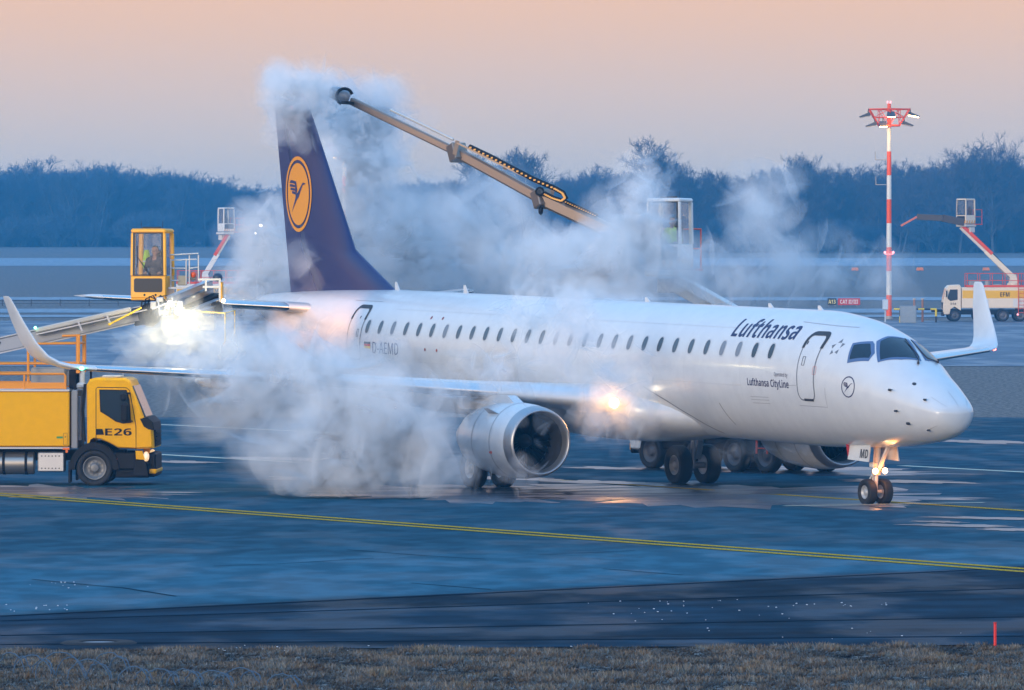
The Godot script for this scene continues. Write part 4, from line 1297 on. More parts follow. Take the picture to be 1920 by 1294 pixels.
		obj("headlight", g, glow("truck_headlamp", Color(1.0, 0.62, 0.25), 0.7 if s > 0 else 0.6), cab)
		g = G.new()
		g.prism(PackedVector2Array([V.call(254, 862), V.call(274, 865), V.call(279, 892), V.call(250, 892)]), Vector3(0, 0, 1.16 * s), Vector3.RIGHT, Vector3.UP, Vector3(0, 0, 0.05 * s), 0.01)
		obj("bumper_corner", g, black, cab)
		g = G.new()
		var arc := PackedVector2Array()
		for i in 17:
			var a := PI * (0.02 + 0.96 * i / 16.0)
			arc.append(V.call(177 + cos(a) * 48, 884 - sin(a) * 55))
		for i in 17:
			var a := PI * (0.98 - 0.96 * i / 16.0)
			arc.append(V.call(177 + cos(a) * 37, 884 - sin(a) * 42))
		g.prism(arc, Vector3(0, 0, 0.80 * s), Vector3.RIGHT, Vector3.UP, Vector3(0, 0, 0.42 * s), 0.01)
		g.box(Vector3(X.call(131), Y.call(885), 1.0 * s), Vector3(0.06, 0.55, 0.4), 0.01)
		obj("mudguard", g, black, o)
		g = G.new()
		g.box(Vector3(X.call(232), Y.call(864), 1.1 * s), Vector3(0.62, 0.42, 0.16), 0.02)
		g.box(Vector3(X.call(240), Y.call(884), 1.05 * s), Vector3(0.4, 0.05, 0.2))
		obj("step", g, black, o)
		g = G.new()
		g.box(Vector3(X.call(219), Y.call(863), 1.19 * s), Vector3(0.05, 0.09, 0.02))
		obj("side_marker", g, mat("marker_orange", Color(0.8, 0.15, 0.01), 0.4), o)
	g = G.new()
	g.prism(PackedVector2Array([V.call(246, 724), V.call(250, 723), V.call(274, 781), V.call(270, 783)]), Vector3(0, 0, -1.06), Vector3.RIGHT, Vector3.UP, Vector3(0, 0, 2.12))
	obj("windscreen", g, mat("windscreen_glass", Color(0.05, 0.08, 0.11), 0.05), cab)
	g = G.new()
	g.prism(PackedVector2Array([V.call(262, 784), V.call(277, 782), V.call(288, 792), V.call(290, 806), V.call(280, 806), V.call(270, 800)]), Vector3(0, 0, -1.21), Vector3.RIGHT, Vector3.UP, Vector3(0, 0, 2.42), 0.03)
	g.box(Vector3(X.call(288), Y.call(822), 0), Vector3(0.08, 0.44, 1.7), 0.02)
	g.box(Vector3(X.call(284), Y.call(872), 0), Vector3(0.22, 0.62, 1.9), 0.05)
	for i in 4: g.box(Vector3(X.call(292), Y.call(812 + i * 7), 0), Vector3(0.03, 0.03, 1.5))
	obj("front_grille", g, black, cab)
	g = G.new()
	g.box(Vector3(X.call(286), Y.call(884), 0), Vector3(0.20, 0.12, 2.0), 0.03)
	obj("bumper_strip", g, yel, cab)
	g = G.new()
	g.box(Vector3(X.call(205), Y.call(706.5), 0), Vector3(0.5, 0.05, 0.7), 0.02)
	g.cyl(Vector3(X.call(228), Y.call(708), 0.6), Vector3(X.call(228), Y.call(690), 0.6), 0.008, -1, 5)
	g.box(Vector3(X.call(230), Y.call(714), 1.13), Vector3(0.1, 0.04, 0.1))
	obj("roof_hatch", g, mat("truck_white_panel", Color(0.62, 0.61, 0.58), 0.4), cab)
	# tank body
	g = G.new()
	g.box(Vector3(X.call(131) - 3.25, (Y.call(734) + Y.call(837)) / 2, 0), Vector3(6.5, Y.call(734) - Y.call(837), 2.44), 0.03)
	var body := obj("tank_body", g, yel, o)
	g = G.new()
	g.box(Vector3(X.call(131) - 3.25, Y.call(732), 0), Vector3(6.52, 0.06, 2.48), 0.01)
	g.box(Vector3(X.call(131) - 3.25, Y.call(840), 0), Vector3(6.52, 0.05, 2.46), 0.01)
	obj("edge_trim", g, alu, body)
	for x in [-1.9, -3.9]:
		g = G.new()
		g.box(Vector3(X.call(131) + x, (Y.call(740) + Y.call(832)) / 2, 1.222), Vector3(0.012, 1.24, 0.006))
		obj("panel_gap", g, mat("seam_brown", Color(0.25, 0.12, 0.005), 0.6), body)
	g = G.new()
	g.box(Vector3(X.call(113), Y.call(820), 1.223), Vector3(0.16, 0.05, 0.006))
	obj("green_plate", g, mat("plate_green", Color(0.03, 0.25, 0.08)), body)
	g = G.new()
	flat_text(g, ring_tris(rrect(X.call(120), Y.call(834), X.call(127), Y.call(812), 0.01, 0.01), 0.012), Vector3(0, 0, 1.2235), Vector3.RIGHT, Vector3.UP)
	flat_text(g, oval(Vector2(X.call(123.5), Y.call(819)), 0.03, 0.03, 3), Vector3(0, 0, 1.2235), Vector3.RIGHT, Vector3.UP)
	obj("safety_label", g, mat("seam_brown", Color(0.25, 0.12, 0.005), 0.6), body)
	g = G.new()
	g.box(Vector3(X.call(125), Y.call(841), 1.235), Vector3(0.17, 0.05, 0.02))
	g.box(Vector3(X.call(126), Y.call(846), 1.235), Vector3(0.06, 0.07, 0.02))
	obj("rear_marker", g, mat("marker_orange", Color(0.8, 0.15, 0.01), 0.4), body)
	# under the body: fuel tank, tool box
	g = G.new()
	g.lathe(Vector3(X.call(-40), Y.call(869), 0.85), Vector3.RIGHT, [Vector2(0.0, 0.001), Vector2(0.0, 0.25), Vector2(0.03, 0.285), Vector2(1.39, 0.285), Vector2(1.42, 0.25), Vector2(1.42, 0.001)], 24)
	var ft := obj("fuel_tank", g, steel, o)
	for px in [6, 48]:
		g = G.new()
		g.lathe(Vector3(X.call(px) - 0.03, Y.call(869), 0.85), Vector3.RIGHT, [Vector2(0, 0.286), Vector2(0.0, 0.295), Vector2(0.07, 0.295), Vector2(0.07, 0.286)], 24)
		obj("strap", g, black, ft)
	g = G.new()
	g.box(Vector3(X.call(96), Y.call(866), 0.9), Vector3(0.68, 0.50, 0.55), 0.025)
	var tb := obj("tool_box", g, alu, o)
	for py in [855, 878]:
		for i in 6:
			g = G.new()
			g.cyl(Vector3(X.call(79 + i * 6.5), Y.call(py), 1.17), Vector3(X.call(79 + i * 6.5), Y.call(py), 1.182), 0.018, -1, 8)
			obj("rivet", g, black, tb)
	# between body and cab
	g = G.new()
	g.box(Vector3(X.call(140), Y.call(786), 0.2), Vector3(0.16, 1.5, 1.9), 0.02)
	obj("frame_panel", g, grey, o)
	g = G.new()
	for i in 26: g.lathe(Vector3(X.call(148), Y.call(826 - i * 3.2), 0.95), Vector3.UP, [Vector2(0, 0.055), Vector2(0.022, 0.075), Vector2(0.044, 0.055)], 10)
	obj("air_hose", g, grey, o)
	for q in [[139, 143, 134], [142, 140, 145], [158, 154, 160], [161, 157, 159]]:
		g = G.new()
		g.tube([Vector3(X.call(q[0]), Y.call(720), 1.02), Vector3(X.call(q[1]), Y.call(770), 1.06), Vector3(X.call(q[2]), Y.call(828), 1.0)], 0.022, 6)
		obj("hose", g, black, o)
	g = G.new()
	g.cyl(Vector3(X.call(151), Y.call(726), 0.6), Vector3(X.call(151), Y.call(696), 0.6), 0.07, -1, 14)
	g.box(Vector3(X.call(150), Y.call(724), 0.6), Vector3(0.26, 0.16, 0.3), 0.05)
	obj("intake_pipe", g, mat("pipe_pale", Color(0.42, 0.46, 0.50), 0.4), o)
	g = G.new()
	g.box(Vector3(X.call(133), Y.call(712), 0.3), Vector3(0.2, 0.5, 0.5), 0.03)
	g.cyl(Vector3(X.call(143), Y.call(726), 0.4), Vector3(X.call(143), Y.call(694), 0.4), 0.06)
	g.cyl(Vector3(X.call(165), Y.call(712), 0.2), Vector3(X.call(165), Y.call(697), 0.2), 0.03)
	obj("exhaust_stack", g, black, o)
	# rails on the tank
	g = G.new()
	for z in [1.14, -1.14]:
		g.tube([Vector3(-7.0, Y.call(701), z), Vector3(X.call(120), Y.call(701), z), Vector3(X.call(123), Y.call(704), z), Vector3(X.call(123), Y.call(730), z)], 0.032, 8)
		for px in [46, -40, -130, -220]: g.cyl(Vector3(X.call(px), Y.call(701), z), Vector3(X.call(px), Y.call(730), z), 0.028, -1, 8)
		g.box(Vector3(X.call(123) - 3.1, Y.call(723), z), Vector3(6.2, 0.16, 0.03))
	obj("lower_guard_rail", g, orange, o)
	g = G.new()
	for z in [0.7, -1.0]:
		for px in [50, 144]: g.cyl(Vector3(X.call(px), Y.call(644 if px == 50 else 630), z), Vector3(X.call(px), Y.call(720 if px == 50 else 700), z), 0.035 if px == 50 else 0.055, -1, 8)
		g.cyl(Vector3(X.call(40), Y.call(645), z), Vector3(X.call(144), Y.call(644), z), 0.03, -1, 8)
		g.cyl(Vector3(-7, Y.call(683), z), Vector3(X.call(144), Y.call(682), z), 0.03, -1, 8)
		g.cyl(Vector3(X.call(114), Y.call(630), z), Vector3(X.call(148), Y.call(629), z), 0.03, -1, 8)
	for py in [644, 682]: g.cyl(Vector3(X.call(144), Y.call(py), 0.7), Vector3(X.call(144), Y.call(py), -1.0), 0.03, -1, 8)
	obj("upper_guard_rail", g, orange, o)
	g = G.new()
	g.box(Vector3(X.call(85), Y.call(708), -0.2), Vector3(0.9, 0.5, 1.0), 0.04)
	g.box(Vector3(X.call(90), Y.call(694), -0.2), Vector3(0.8, 0.1, 0.9), 0.02)
	obj("pump_box", g, mat("equipment_grey", Color(0.30, 0.30, 0.29), 0.5), o)
	# main boom
	var L := func(px: float, py: float, d: float) -> Vector3: return inv * at(px, py, d)
	var a: Vector3 = L.call(-330, 722, 152.6)
	var b: Vector3 = L.call(292, 583, 152.6)
	var dn := (b - a).normalized()
	var up := Vector3(-dn.y, dn.x, 0).normalized()
	g = G.new()
	g.cyl(Vector3(a.x, Y.call(733), a.z), Vector3(a.x, a.y + 0.2, a.z), 0.5, 0.4, 20)
	obj("turret", g, cabo, o)
	g = G.new()
	g.bar(a, b, 0.34, 0.36, up, 0.03)
	var bm := obj("boom", g, boomg, o)
	g = G.new()
	g.bar(a.lerp(b, 0.3) + up * 0.20, b.lerp(a, 0.03) + up * 0.20, 0.38, 0.03, up)
	g.bar(a.lerp(b, 0.3) - up * 0.19, b.lerp(a, 0.03) - up * 0.19, 0.38, 0.03, up)
	obj("boom_flange", g, mat("boom_pale", Color(0.42, 0.44, 0.47), 0.4, 0.3), bm)
	g = G.new()
	var c0: Vector3 = L.call(67, 620, 152.3)
	var c1: Vector3 = L.call(246, 580, 152.3)
	g.bar(c0, c1, 0.34, 0.13, up, 0.03)
	obj("boom_cover", g, beige, bm)
	g = G.new()
	g.bar(c0 - up * 0.1, c1 - up * 0.1 + dn * 0.4, 0.36, 0.035, up)
	for q in [0.45, 0.75]: g.bar(c0.lerp(c1, q) - up * 0.02 + Vector3(0, 0, 0.2), c0.lerp(c1, q) - up * 0.28 + Vector3(0, 0, 0.2) + dn * 0.05, 0.05, 0.05)
	obj("cover_bracket", g, alu, bm)
	g = G.new()
	var q0: Vector3 = L.call(-4, 649, 152.4)
	flat_text(g, text_tris("P", true, 0.09, 0.11), q0 + Vector3(0, 0, 0.0), dn, up)
	obj("lettering", g, black, bm)
	g = G.new()
	g.ell(L.call(66, 614.5, 152.1), Vector3(0.035, 0.035, 0.035))
	obj("marker_light", g, glow("boom_green_lamp", Color(0.15, 1.0, 0.55), 6.0), bm)
	# boom head
	g = G.new()
	g.cyl(L.call(280, 590, 152.2), L.call(281, 590, 153.2), 0.30, -1, 20)
	g.box(L.call(270, 604, 152.6), Vector3(0.5, 0.12, 0.4), 0.03, Basis(Vector3.BACK, 0.2))
	obj("boom_joint", g, black, o)
	g = G.new()
	for i in 6:
		var x := 262.0 + i * 7
		g.tube([L.call(x, 590, 152.2), L.call(x + 4, 566 - (i % 3) * 5, 152.0), L.call(x + 18, 562 - (i % 2) * 8, 151.9), L.call(x + 30, 575, 151.8), L.call(x + 28, 592, 151.8)], 0.018, 6)
	for i in 5: g.tube([L.call(270 + i * 4, 596, 152.0), L.call(276 + i * 3, 612, 151.9), L.call(286 + i * 2, 600, 151.9)], 0.016, 6)
	obj("hose_bundle", g, black, o)
	g = G.new()
	for q in [[288, 572, 12, 14], [300, 562, 14, 10], [314, 574, 10, 12], [325, 566, 16, 8], [306, 586, 18, 8], [338, 572, 12, 16]]:
		g.box(L.call(q[0], q[1], 151.9), Vector3(q[2] / k, q[3] / k, 0.25), 0.02)
	g.cyl(L.call(285, 580, 151.8), L.call(318, 567, 151.7), 0.03)
	g.cyl(L.call(296, 560, 151.8), L.call(300, 592, 151.7), 0.025)
	obj("nozzle_block", g, alu, o)
	# folding arm: carriage of aluminium channels running back to the right
	var ends := [[[318, 562, 151.6], [394, 531, 153.6]], [[322, 576, 151.8], [396, 545, 153.6]], [[372, 590, 151.6], [414, 574, 153.4]], [[345, 592, 151.6], [412, 566, 153.2]]]
	for e in ends:
		g = G.new()
		var p: Vector3 = L.call(e[0][0], e[0][1], e[0][2])
		var r: Vector3 = L.call(e[1][0], e[1][1], e[1][2])
		g.bar(p, r, 0.16, 0.13, Vector3.UP, 0.012)
		g.bar(p + Vector3(0, 0.085, 0), r + Vector3(0, 0.085, 0), 0.2, 0.02)
		obj("arm_channel", g, alu, o)
	g = G.new()
	g.bar(L.call(335, 590, 152.2), L.call(410, 558, 153.6), 0.35, 0.26, Vector3.UP, 0.02)
	g.box(L.call(386, 580, 152.8), Vector3(0.85, 0.28, 0.3), 0.03, Basis(Vector3.BACK, 0.22))
	obj("arm_carriage", g, black, o)
	g = G.new()
	for i in 14:
		var x := 347.0 + i * 2.3
		g.tube([L.call(x, 581, 151.5), L.call(x + 2, 590, 151.45), L.call(x + 6, 597 + i * 0.5, 151.5)], 0.014, 5)
	obj("cable_fan", g, mat("hose_grey", Color(0.22, 0.23, 0.25), 0.5), o)
	g = G.new()
	for e in [[[372, 524], [412, 524]], [[412, 522], [412, 566]], [[380, 538], [412, 538]], [[386, 524], [386, 546]], [[340, 560], [366, 556]]]: g.bar(L.call(e[0][0], e[0][1], 152.6), L.call(e[1][0], e[1][1], 152.6), 0.05, 0.05)
	obj("arm_frame", g, mat("frame_pale", Color(0.50, 0.51, 0.52), 0.4, 0.4), o)
	g = G.new()
	g.box(L.call(416, 547, 153.2), Vector3(0.05, 0.50, 0.5), 0.015)
	obj("end_plate", g, cabo, o)
	g = G.new()
	g.tube([L.call(405, 522, 153.0), L.call(408, 515, 153.0), L.call(412, 522, 153.0)], 0.05, 8)
	g.ell(L.call(408, 520, 153.0), Vector3(0.13, 0.11, 0.13))
	obj("hose_drum", g, mat("drum_blue", Color(0.02, 0.04, 0.08), 0.5), o)
	g = G.new()
	g.box(L.call(382, 606, 154.0), Vector3(0.60, 0.40, 0.5), 0.015)
	obj("control_box", g, mat("box_steel", Color(0.42, 0.42, 0.42), 0.4, 0.5), o)
	# yellow distance rods
	var yr := mat("rod_yellow", Color(0.85, 0.50, 0.02), 0.4)
	for e in [[[205, 608, 151.2], [265, 577, 151.6]], [[350, 594, 151.2], [371, 613, 150.9]]]:
		g = G.new()
		g.cyl(L.call(e[0][0], e[0][1], e[0][2]), L.call(e[1][0], e[1][1], e[1][2]), 0.025, -1, 8)
		g.ell(L.call(e[0][0], e[0][1], e[0][2]) if e[0][0] < 300 else L.call(e[1][0], e[1][1], e[1][2]), Vector3(0.04, 0.04, 0.04))
		obj("distance_rod", g, yr, o)
	g = G.new()
	g.tube([L.call(366, 584, 151.2), L.call(422, 587, 150.6), L.call(422, 645, 150.6)], 0.022, 6)
	g.tube([L.call(422, 587, 150.6), L.call(440, 582, 151.8), L.call(440, 630, 151.8)], 0.018, 6)
	obj("feeler_rods", g, yr, o)
	# platform behind the cabin
	g = G.new()
	for e in [[[319, 488], [368, 486]], [[321, 503], [349, 503]], [[321, 526], [335, 526]], [[320, 486], [320, 540]], [[349, 485], [349, 534]], [[355, 479], [355, 534]], [[372, 478], [372, 528]], [[318, 478], [372, 475]], [[355, 503], [372, 501]]]: g.cyl(L.call(e[0][0], e[0][1], 153.4), L.call(e[1][0], e[1][1], 153.4), 0.022, -1, 6)
	g.box(L.call(346, 540, 153.6), Vector3(0.8, 0.05, 0.8))
	obj("platform_rail", g, mat("frame_pale", Color(0.50, 0.51, 0.52), 0.4, 0.4), o)
	g = G.new()
	g.box(L.call(342, 526, 153.6), Vector3(0.24, 0.26, 0.3), 0.02)
	g.box(L.call(361, 521, 153.8), Vector3(0.20, 0.12, 0.3), 0.02)
	obj("valve_box", g, mat("box_tan", Color(0.38, 0.34, 0.24), 0.5), o)
	g = G.new()
	g.ell(L.call(362.5, 515, 153.5), Vector3(0.075, 0.085, 0.075))
	obj("beacon", g, mat("beacon_orange", Color(0.8, 0.10, 0.01), 0.3), o)
	# operator's cabin
	var front := (-FH * 0.985 - RT * 0.16).normalized()
	var fl: Vector3 = L.call(286, 563, 153.6)
	var fz := (inv.basis * front).normalized()
	var fx := Vector3.UP.cross(fz).normalized()
	var m := Transform3D(Basis(fx, Vector3.UP, fz), fl)
	op_cab(o, m, 0.93, 1.86, 1.05, cabo, false)
	var wm := xf * m
	seated_person("person with short dark hair, glasses and dark jacket, sitting in the yellow cabin", wm * Transform3D(Basis().scaled(Vector3.ONE * 0.98), Vector3(0.05, 0.56, -0.08)), Color(0.02, 0.035, 0.06), true, false)
	var vest := thing("safety_vest", "lime yellow safety vest hanging inside the yellow boom cabin", "vest", wm * Transform3D(Basis(), Vector3(-0.23, 0.85, -0.28)))
	g = G.new()
	g.loft([PackedVector3Array([Vector3(-0.10, 0, -0.04), Vector3(0.10, 0, -0.03), Vector3(0.09, 0, 0.04), Vector3(-0.09, 0, 0.05)]), PackedVector3Array([Vector3(-0.09, 0.25, -0.05), Vector3(0.10, 0.25, -0.04), Vector3(0.09, 0.25, 0.05), Vector3(-0.08, 0.25, 0.04)]), PackedVector3Array([Vector3(-0.05, 0.46, -0.03), Vector3(0.06, 0.46, -0.03), Vector3(0.05, 0.46, 0.03), Vector3(-0.04, 0.46, 0.03)])])
	obj("cloth", g, mat("hi_vis", Color(0.45, 0.75, 0.03), 0.7), vest)
	g = G.new()
	g.box(Vector3(0, 0.16, 0.055), Vector3(0.17, 0.035, 0.012))
	obj("reflective_band", g, mat("band_silver", Color(0.6, 0.6, 0.6), 0.3), vest)
	# nozzles and their lamps
	g = G.new()
	g.cyl(L.call(316, 566, 151.5), L.call(322, 574, 151.3), 0.05, 0.03, 10)
	obj("spray_nozzle", g, alu, o)
	g = G.new()
	g.ell(L.call(319, 568, 151.3), Vector3(0.07, 0.06, 0.06))
	obj("work_lamp", g, glow("work_lamp_warm", Color(1.0, 0.72, 0.35), 8.0), o)
	g = G.new()
	g.ell(L.call(336, 583, 151.2), Vector3(0.12, 0.10, 0.10))
	obj("spray_lamp", g, glow("spray_lamp_white", Color(1.0, 0.96, 0.78), 12.0), o)
	var ol := OmniLight3D.new()
	ol.name = "spray_lamp_beam"
	ol.light_color = Color(1.0, 0.92, 0.66); ol.light_energy = 2.4; ol.light_size = 0.15; ol.omni_range = 60; ol.shadow_enabled = true; ol.omni_attenuation = 2
	add_child(ol)
	ol.position = at(338, 596, 150.8)
	g = G.new()
	g.ell(L.call(418, 564, 153.0), Vector3(0.06, 0.05, 0.05))
	obj("arm_lamp", g, glow("arm_lamp_warm", Color(1.0, 0.72, 0.38), 10.0), o)
	var tl := SpotLight3D.new()
	tl.name = "arm_lamp_beam"
	tl.light_color = Color(1.0, 0.66, 0.30); tl.light_energy = 190.0; tl.light_size = 0.1; tl.spot_angle = 11.0; tl.spot_angle_attenuation = 1.0; tl.spot_range = 80; tl.spot_attenuation = 2; tl.shadow_enabled = true
	add_child(tl)
	var lp := at(419, 564, 153.1)
	tl.look_at_from_position(lp, at(612, 590, 163.5), Vector3.UP)

# ---------- land ----------
func sheet(called: String, m: Material, as_: Array, ds: Array, lift: float, uvs: float, tone = null, clip = null) -> MeshInstance3D:
	var g := G.new()
	g.paint = tone != null
	for i in ds.size() - 1:
		for j in as_.size() - 1:
			var p := []
			for k in [[0, 0], [0, 1], [1, 1], [1, 0]]:
				var a: float = as_[j + k[1]]
				var d: float = ds[i + k[0]]
				if clip != null: d = clip.call(a, d)
				p.append([spot(a, d, lift), Vector2(a, d) / uvs, tone.call(a, d) if tone != null else Color.WHITE])
			for k in [[0, 2, 1], [0, 3, 2]]:
				for q in k:
					g.v.append(p[q][0]); g.n.append(Vector3.UP); g.uv.append(p[q][1])
					if g.paint: g.c.append(p[q][2])
	for i in range(0, g.v.size(), 3):      # clockwise seen from above
		if (g.v[i + 1] - g.v[i]).cross(g.v[i + 2] - g.v[i]).y > 0.0:
			var t = g.v[i + 1]; g.v[i + 1] = g.v[i + 2]; g.v[i + 2] = t
			var u = g.uv[i + 1]; g.uv[i + 1] = g.uv[i + 2]; g.uv[i + 2] = u
			if g.paint:
				var c = g.c[i + 1]; g.c[i + 1] = g.c[i + 2]; g.c[i + 2] = c
	var o := obj(called, g, m)
	o.set_meta("kind", "structure")
	return o

func span(a: float, b: float, n: int) -> Array:
	var r := []
	for i in n + 1: r.append(lerpf(a, b, float(i) / n))
	return r

func depth_line(p0: Vector2, p1: Vector2) -> Callable:     # depth of a straight edge on the apron, as a function of the distance to the side
	var q0 := flat(p0.x, p0.y)
	var q1 := flat(p1.x, p1.y)
	var c := Vector3(CAM.x, 0, CAM.z)
	var a0 := (q0 - c).dot(RT); var a1 := (q1 - c).dot(RT)
	var d0 := (q0 - c).dot(FH); var d1 := (q1 - c).dot(FH)
	return func(a: float) -> float: return d0 + (d1 - d0) * (a - a0) / (a1 - a0)

func painted_line(called: String, label: String, m: Material, p0: Vector2, p1: Vector2, w: float, lift: float, lanes := 1):
	var a := flat(p0.x, p0.y)
	var b := flat(p1.x, p1.y)
	var dn := (b - a).normalized()
	var sd := dn.cross(Vector3.UP)
	var o: Node3D
	for k in lanes:
		var g := G.new()
		var off := (k - (lanes - 1) / 2.0) * w * 2.1
		var n := int(a.distance_to(b) / 3.0) + 1
		for i in n:
			var q0 := a.lerp(b, float(i) / n) + sd * off + Vector3(0, lift, 0)
			var q1 := a.lerp(b, float(i + 1) / n) + sd * off + Vector3(0, lift, 0)
			g.q(q0 - sd * w / 2, q0 + sd * w / 2, q1 + sd * w / 2, q1 - sd * w / 2, Vector3.UP)
		o = obj(called, g, m)
		o.set_meta("kind", "structure")

func build_land():
	var tarmac_t := noise_tex(51, 0.030, 6, 1024, Color(0.86, 0.86, 0.865), Color(1, 1, 1), 0.25, 0.75, 2.0)
	var rough_t := noise_tex(52, 0.010, 5, 1024, Color(0.50, 0.50, 0.50), Color(0.80, 0.80, 0.80), 0.30, 0.65, 2.0)
	var grass_t := noise_tex(53, 0.05, 5, 512, Color(0.45, 0.43, 0.42), Color(1, 1, 1), 0.3, 0.72)
	var grain_t := noise_tex(54, 0.25, 2, 512, Color(0.2, 0.2, 0.2), Color(0.8, 0.8, 0.8))
	var earth := mat("dry_grass_ground", Color(0.19, 0.17, 0.15), 0.95)
	earth.albedo_texture = grass_t
	earth.uv1_scale = Vector3(1, 1, 1)
	var tarmac := mat("apron_asphalt", Color(0.070, 0.225, 0.315), 1.0)
	tarmac.metallic_specular = 0.06
	tarmac.vertex_color_use_as_albedo = true
	tarmac.albedo_texture = tarmac_t
	tarmac.roughness_texture = rough_t
	tarmac.roughness_texture_channel = BaseMaterial3D.TEXTURE_CHANNEL_RED
	tarmac.heightmap_enabled = true
	tarmac.heightmap_texture = grain_t
	tarmac.heightmap_scale = 0.25
	var wide := [-1500, -500, -220, -100, -40, 0, 40, 100, 220, 500, 1500]
	sheet("ground", earth, wide, [-300, -60, 40, 75, 95, 160, 240, 260, 280, 300, 320, 340, 420, 520, 650, 800, 1000, 1250, 1500, 1800, 2600], 0.0, 9.0)
	var grass_edge := depth_line(Vector2(0, 1222), Vector2(1920, 1212))
	var band_edge := depth_line(Vector2(0, 1157), Vector2(1920, 1064))
	# apron: from the grass to the far edge at about 228 m
	var n1 := FastNoiseLite.new(); n1.seed = 6; n1.frequency = 0.05; n1.fractal_octaves = 4
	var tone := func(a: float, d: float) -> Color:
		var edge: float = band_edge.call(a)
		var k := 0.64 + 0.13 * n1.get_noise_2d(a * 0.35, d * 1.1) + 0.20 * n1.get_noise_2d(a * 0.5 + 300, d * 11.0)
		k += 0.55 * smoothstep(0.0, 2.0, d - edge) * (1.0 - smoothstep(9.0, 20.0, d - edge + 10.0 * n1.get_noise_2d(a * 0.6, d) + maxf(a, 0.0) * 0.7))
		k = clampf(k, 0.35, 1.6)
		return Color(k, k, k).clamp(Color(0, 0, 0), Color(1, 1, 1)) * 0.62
	var as1 := [-400, -150, -60]
	as1.append_array(span(-34, 34, 90))
	as1.append_array([60, 150, 400])
	var ds1 := span(0, 1, 110)
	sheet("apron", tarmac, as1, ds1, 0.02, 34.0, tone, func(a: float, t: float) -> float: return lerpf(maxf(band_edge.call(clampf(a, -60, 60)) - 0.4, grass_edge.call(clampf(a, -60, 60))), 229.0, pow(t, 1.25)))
	var shoulder := mat("shoulder_asphalt", Color(0.013, 0.050, 0.084), 0.95)
	shoulder.metallic_specular = 0.08
	shoulder.albedo_texture = tarmac_t
	shoulder.roughness_texture = rough_t
	shoulder.roughness_texture_channel = BaseMaterial3D.TEXTURE_CHANNEL_RED
	shoulder.vertex_color_use_as_albedo = true
	var tone2 := func(a: float, d: float) -> Color:
		var k := 0.62 + 0.55 * n1.get_noise_2d(a * 0.12, (d - band_edge.call(a) * 0.4) * 9.0) + 0.3 * n1.get_noise_2d(a * 0.6, d * 30.0)
		k = clampf(k, 0.3, 1.0)
		return Color(k, k, k)
	sheet("shoulder", shoulder, as1, span(0, 1, 150), 0.024, 40.0, tone2, func(a: float, t: float) -> float: return lerpf(grass_edge.call(clampf(a, -60, 60)), maxf(band_edge.call(clampf(a, -60, 60)), grass_edge.call(clampf(a, -60, 60)) + 0.5), t))
	# joints and cracks of the pavement
	var crack := mat("joint_dark", Color(0.012, 0.018, 0.028), 1.0)
	crack.metallic_specular = 0.0
	for l in [[60, 1089, 170, 1100], [170, 1100, 230, 1105], [230, 1105, 330, 1121], [400, 1064, 520, 1060], [520, 1060, 700, 1049], [650, 1033, 790, 1044], [790, 1044, 910, 1051], [770, 1096, 920, 1108], [1130, 1069, 1280, 1081], [1010, 1043, 1190, 1035]]:
		painted_line("pavement_crack", "", crack, Vector2(l[0], l[1]), Vector2(l[2], l[3]), 0.055, 0.027)
	for l in [[0, 1195, 1920, 1160], [0, 1168, 1920, 1106], [0, 1159, 1920, 1067], [0, 1212, 1920, 1196]]:
		painted_line("pavement_joint", "", crack, Vector2(l[0], l[1]), Vector2(l[2], l[3]), 0.16, 0.028)
	# painted lines
	var yl := mat("line_yellow", Color(0.88, 0.52, 0.01), 0.8)
	yl.metallic_specular = 0.15
	grime(yl, grass_t, 0.9)
	var wl := mat("line_pale", Color(0.60, 0.58, 0.42), 0.6)
	painted_line("yellow_line", "", yl, Vector2(-400, 899.5), Vector2(2300, 1100.3), 0.30, 0.03, 2)
	painted_line("taxi_line", "", yl, Vector2(1000, 899), Vector2(2300, 985), 0.34, 0.03)
	painted_line("taxi_line", "", wl, Vector2(1470, 951), Vector2(1845, 944.5), 0.22, 0.03)
	painted_line("taxi_line", "", wl, Vector2(1690, 875), Vector2(2200, 902), 0.36, 0.03)
	painted_line("taxi_line", "", wl, Vector2(290, 797), Vector2(700, 817), 0.36, 0.03)
	painted_line("taxi_line", "", wl, Vector2(292, 853.5), Vector2(560, 869), 0.36, 0.03)
	# standing water
	var wet := mat("puddle_water", Color(0.02, 0.035, 0.05), 0.30)
	for q in [[960, 899, 120, 4], [1120, 906, 140, 4], [1850, 974, 150, 3], [1800, 988, 120, 3.5], [1900, 996, 90, 3], [1760, 981, 70, 2], [600, 900, 120, 5], [520, 862, 150, 4], [330, 868, 90, 3], [1400, 925, 140, 4], [1150, 880, 130, 3], [1700, 905, 150, 4], [1850, 830, 120, 4]]:
		var pl := PackedVector2Array()
		for i in 40:
			var an := TAU * i / 40.0
			var k := 0.75 + 0.55 * n1.get_noise_2d(q[0] + cos(an) * 40.0, q[1] * 3.0 + sin(an) * 40.0)
			pl.append(Vector2(q[0] + cos(an) * q[2] * k, q[1] + sin(an) * q[3] * k + (cos(an) * q[2] * k) * 0.02))
		var g := G.new()
		var pt := poly_tris(pl)
		for i in range(0, pt.size(), 3):
			var f := []
			for j in 3: f.append(flat(pt[i + j].x, pt[i + j].y) + Vector3(0, 0.032, 0))
			g.f3(f[0], f[1], f[2], Vector3.UP)
		obj("puddle", g, wet).set_meta("kind", "structure")
	var soaked := mat("soaked_asphalt", Color(0.030, 0.048, 0.072), 0.55)
	soaked.roughness_texture = rough_t
	soaked.roughness_texture_channel = BaseMaterial3D.TEXTURE_CHANNEL_RED
	soaked.uv1_triplanar = true
	soaked.uv1_world_triplanar = true
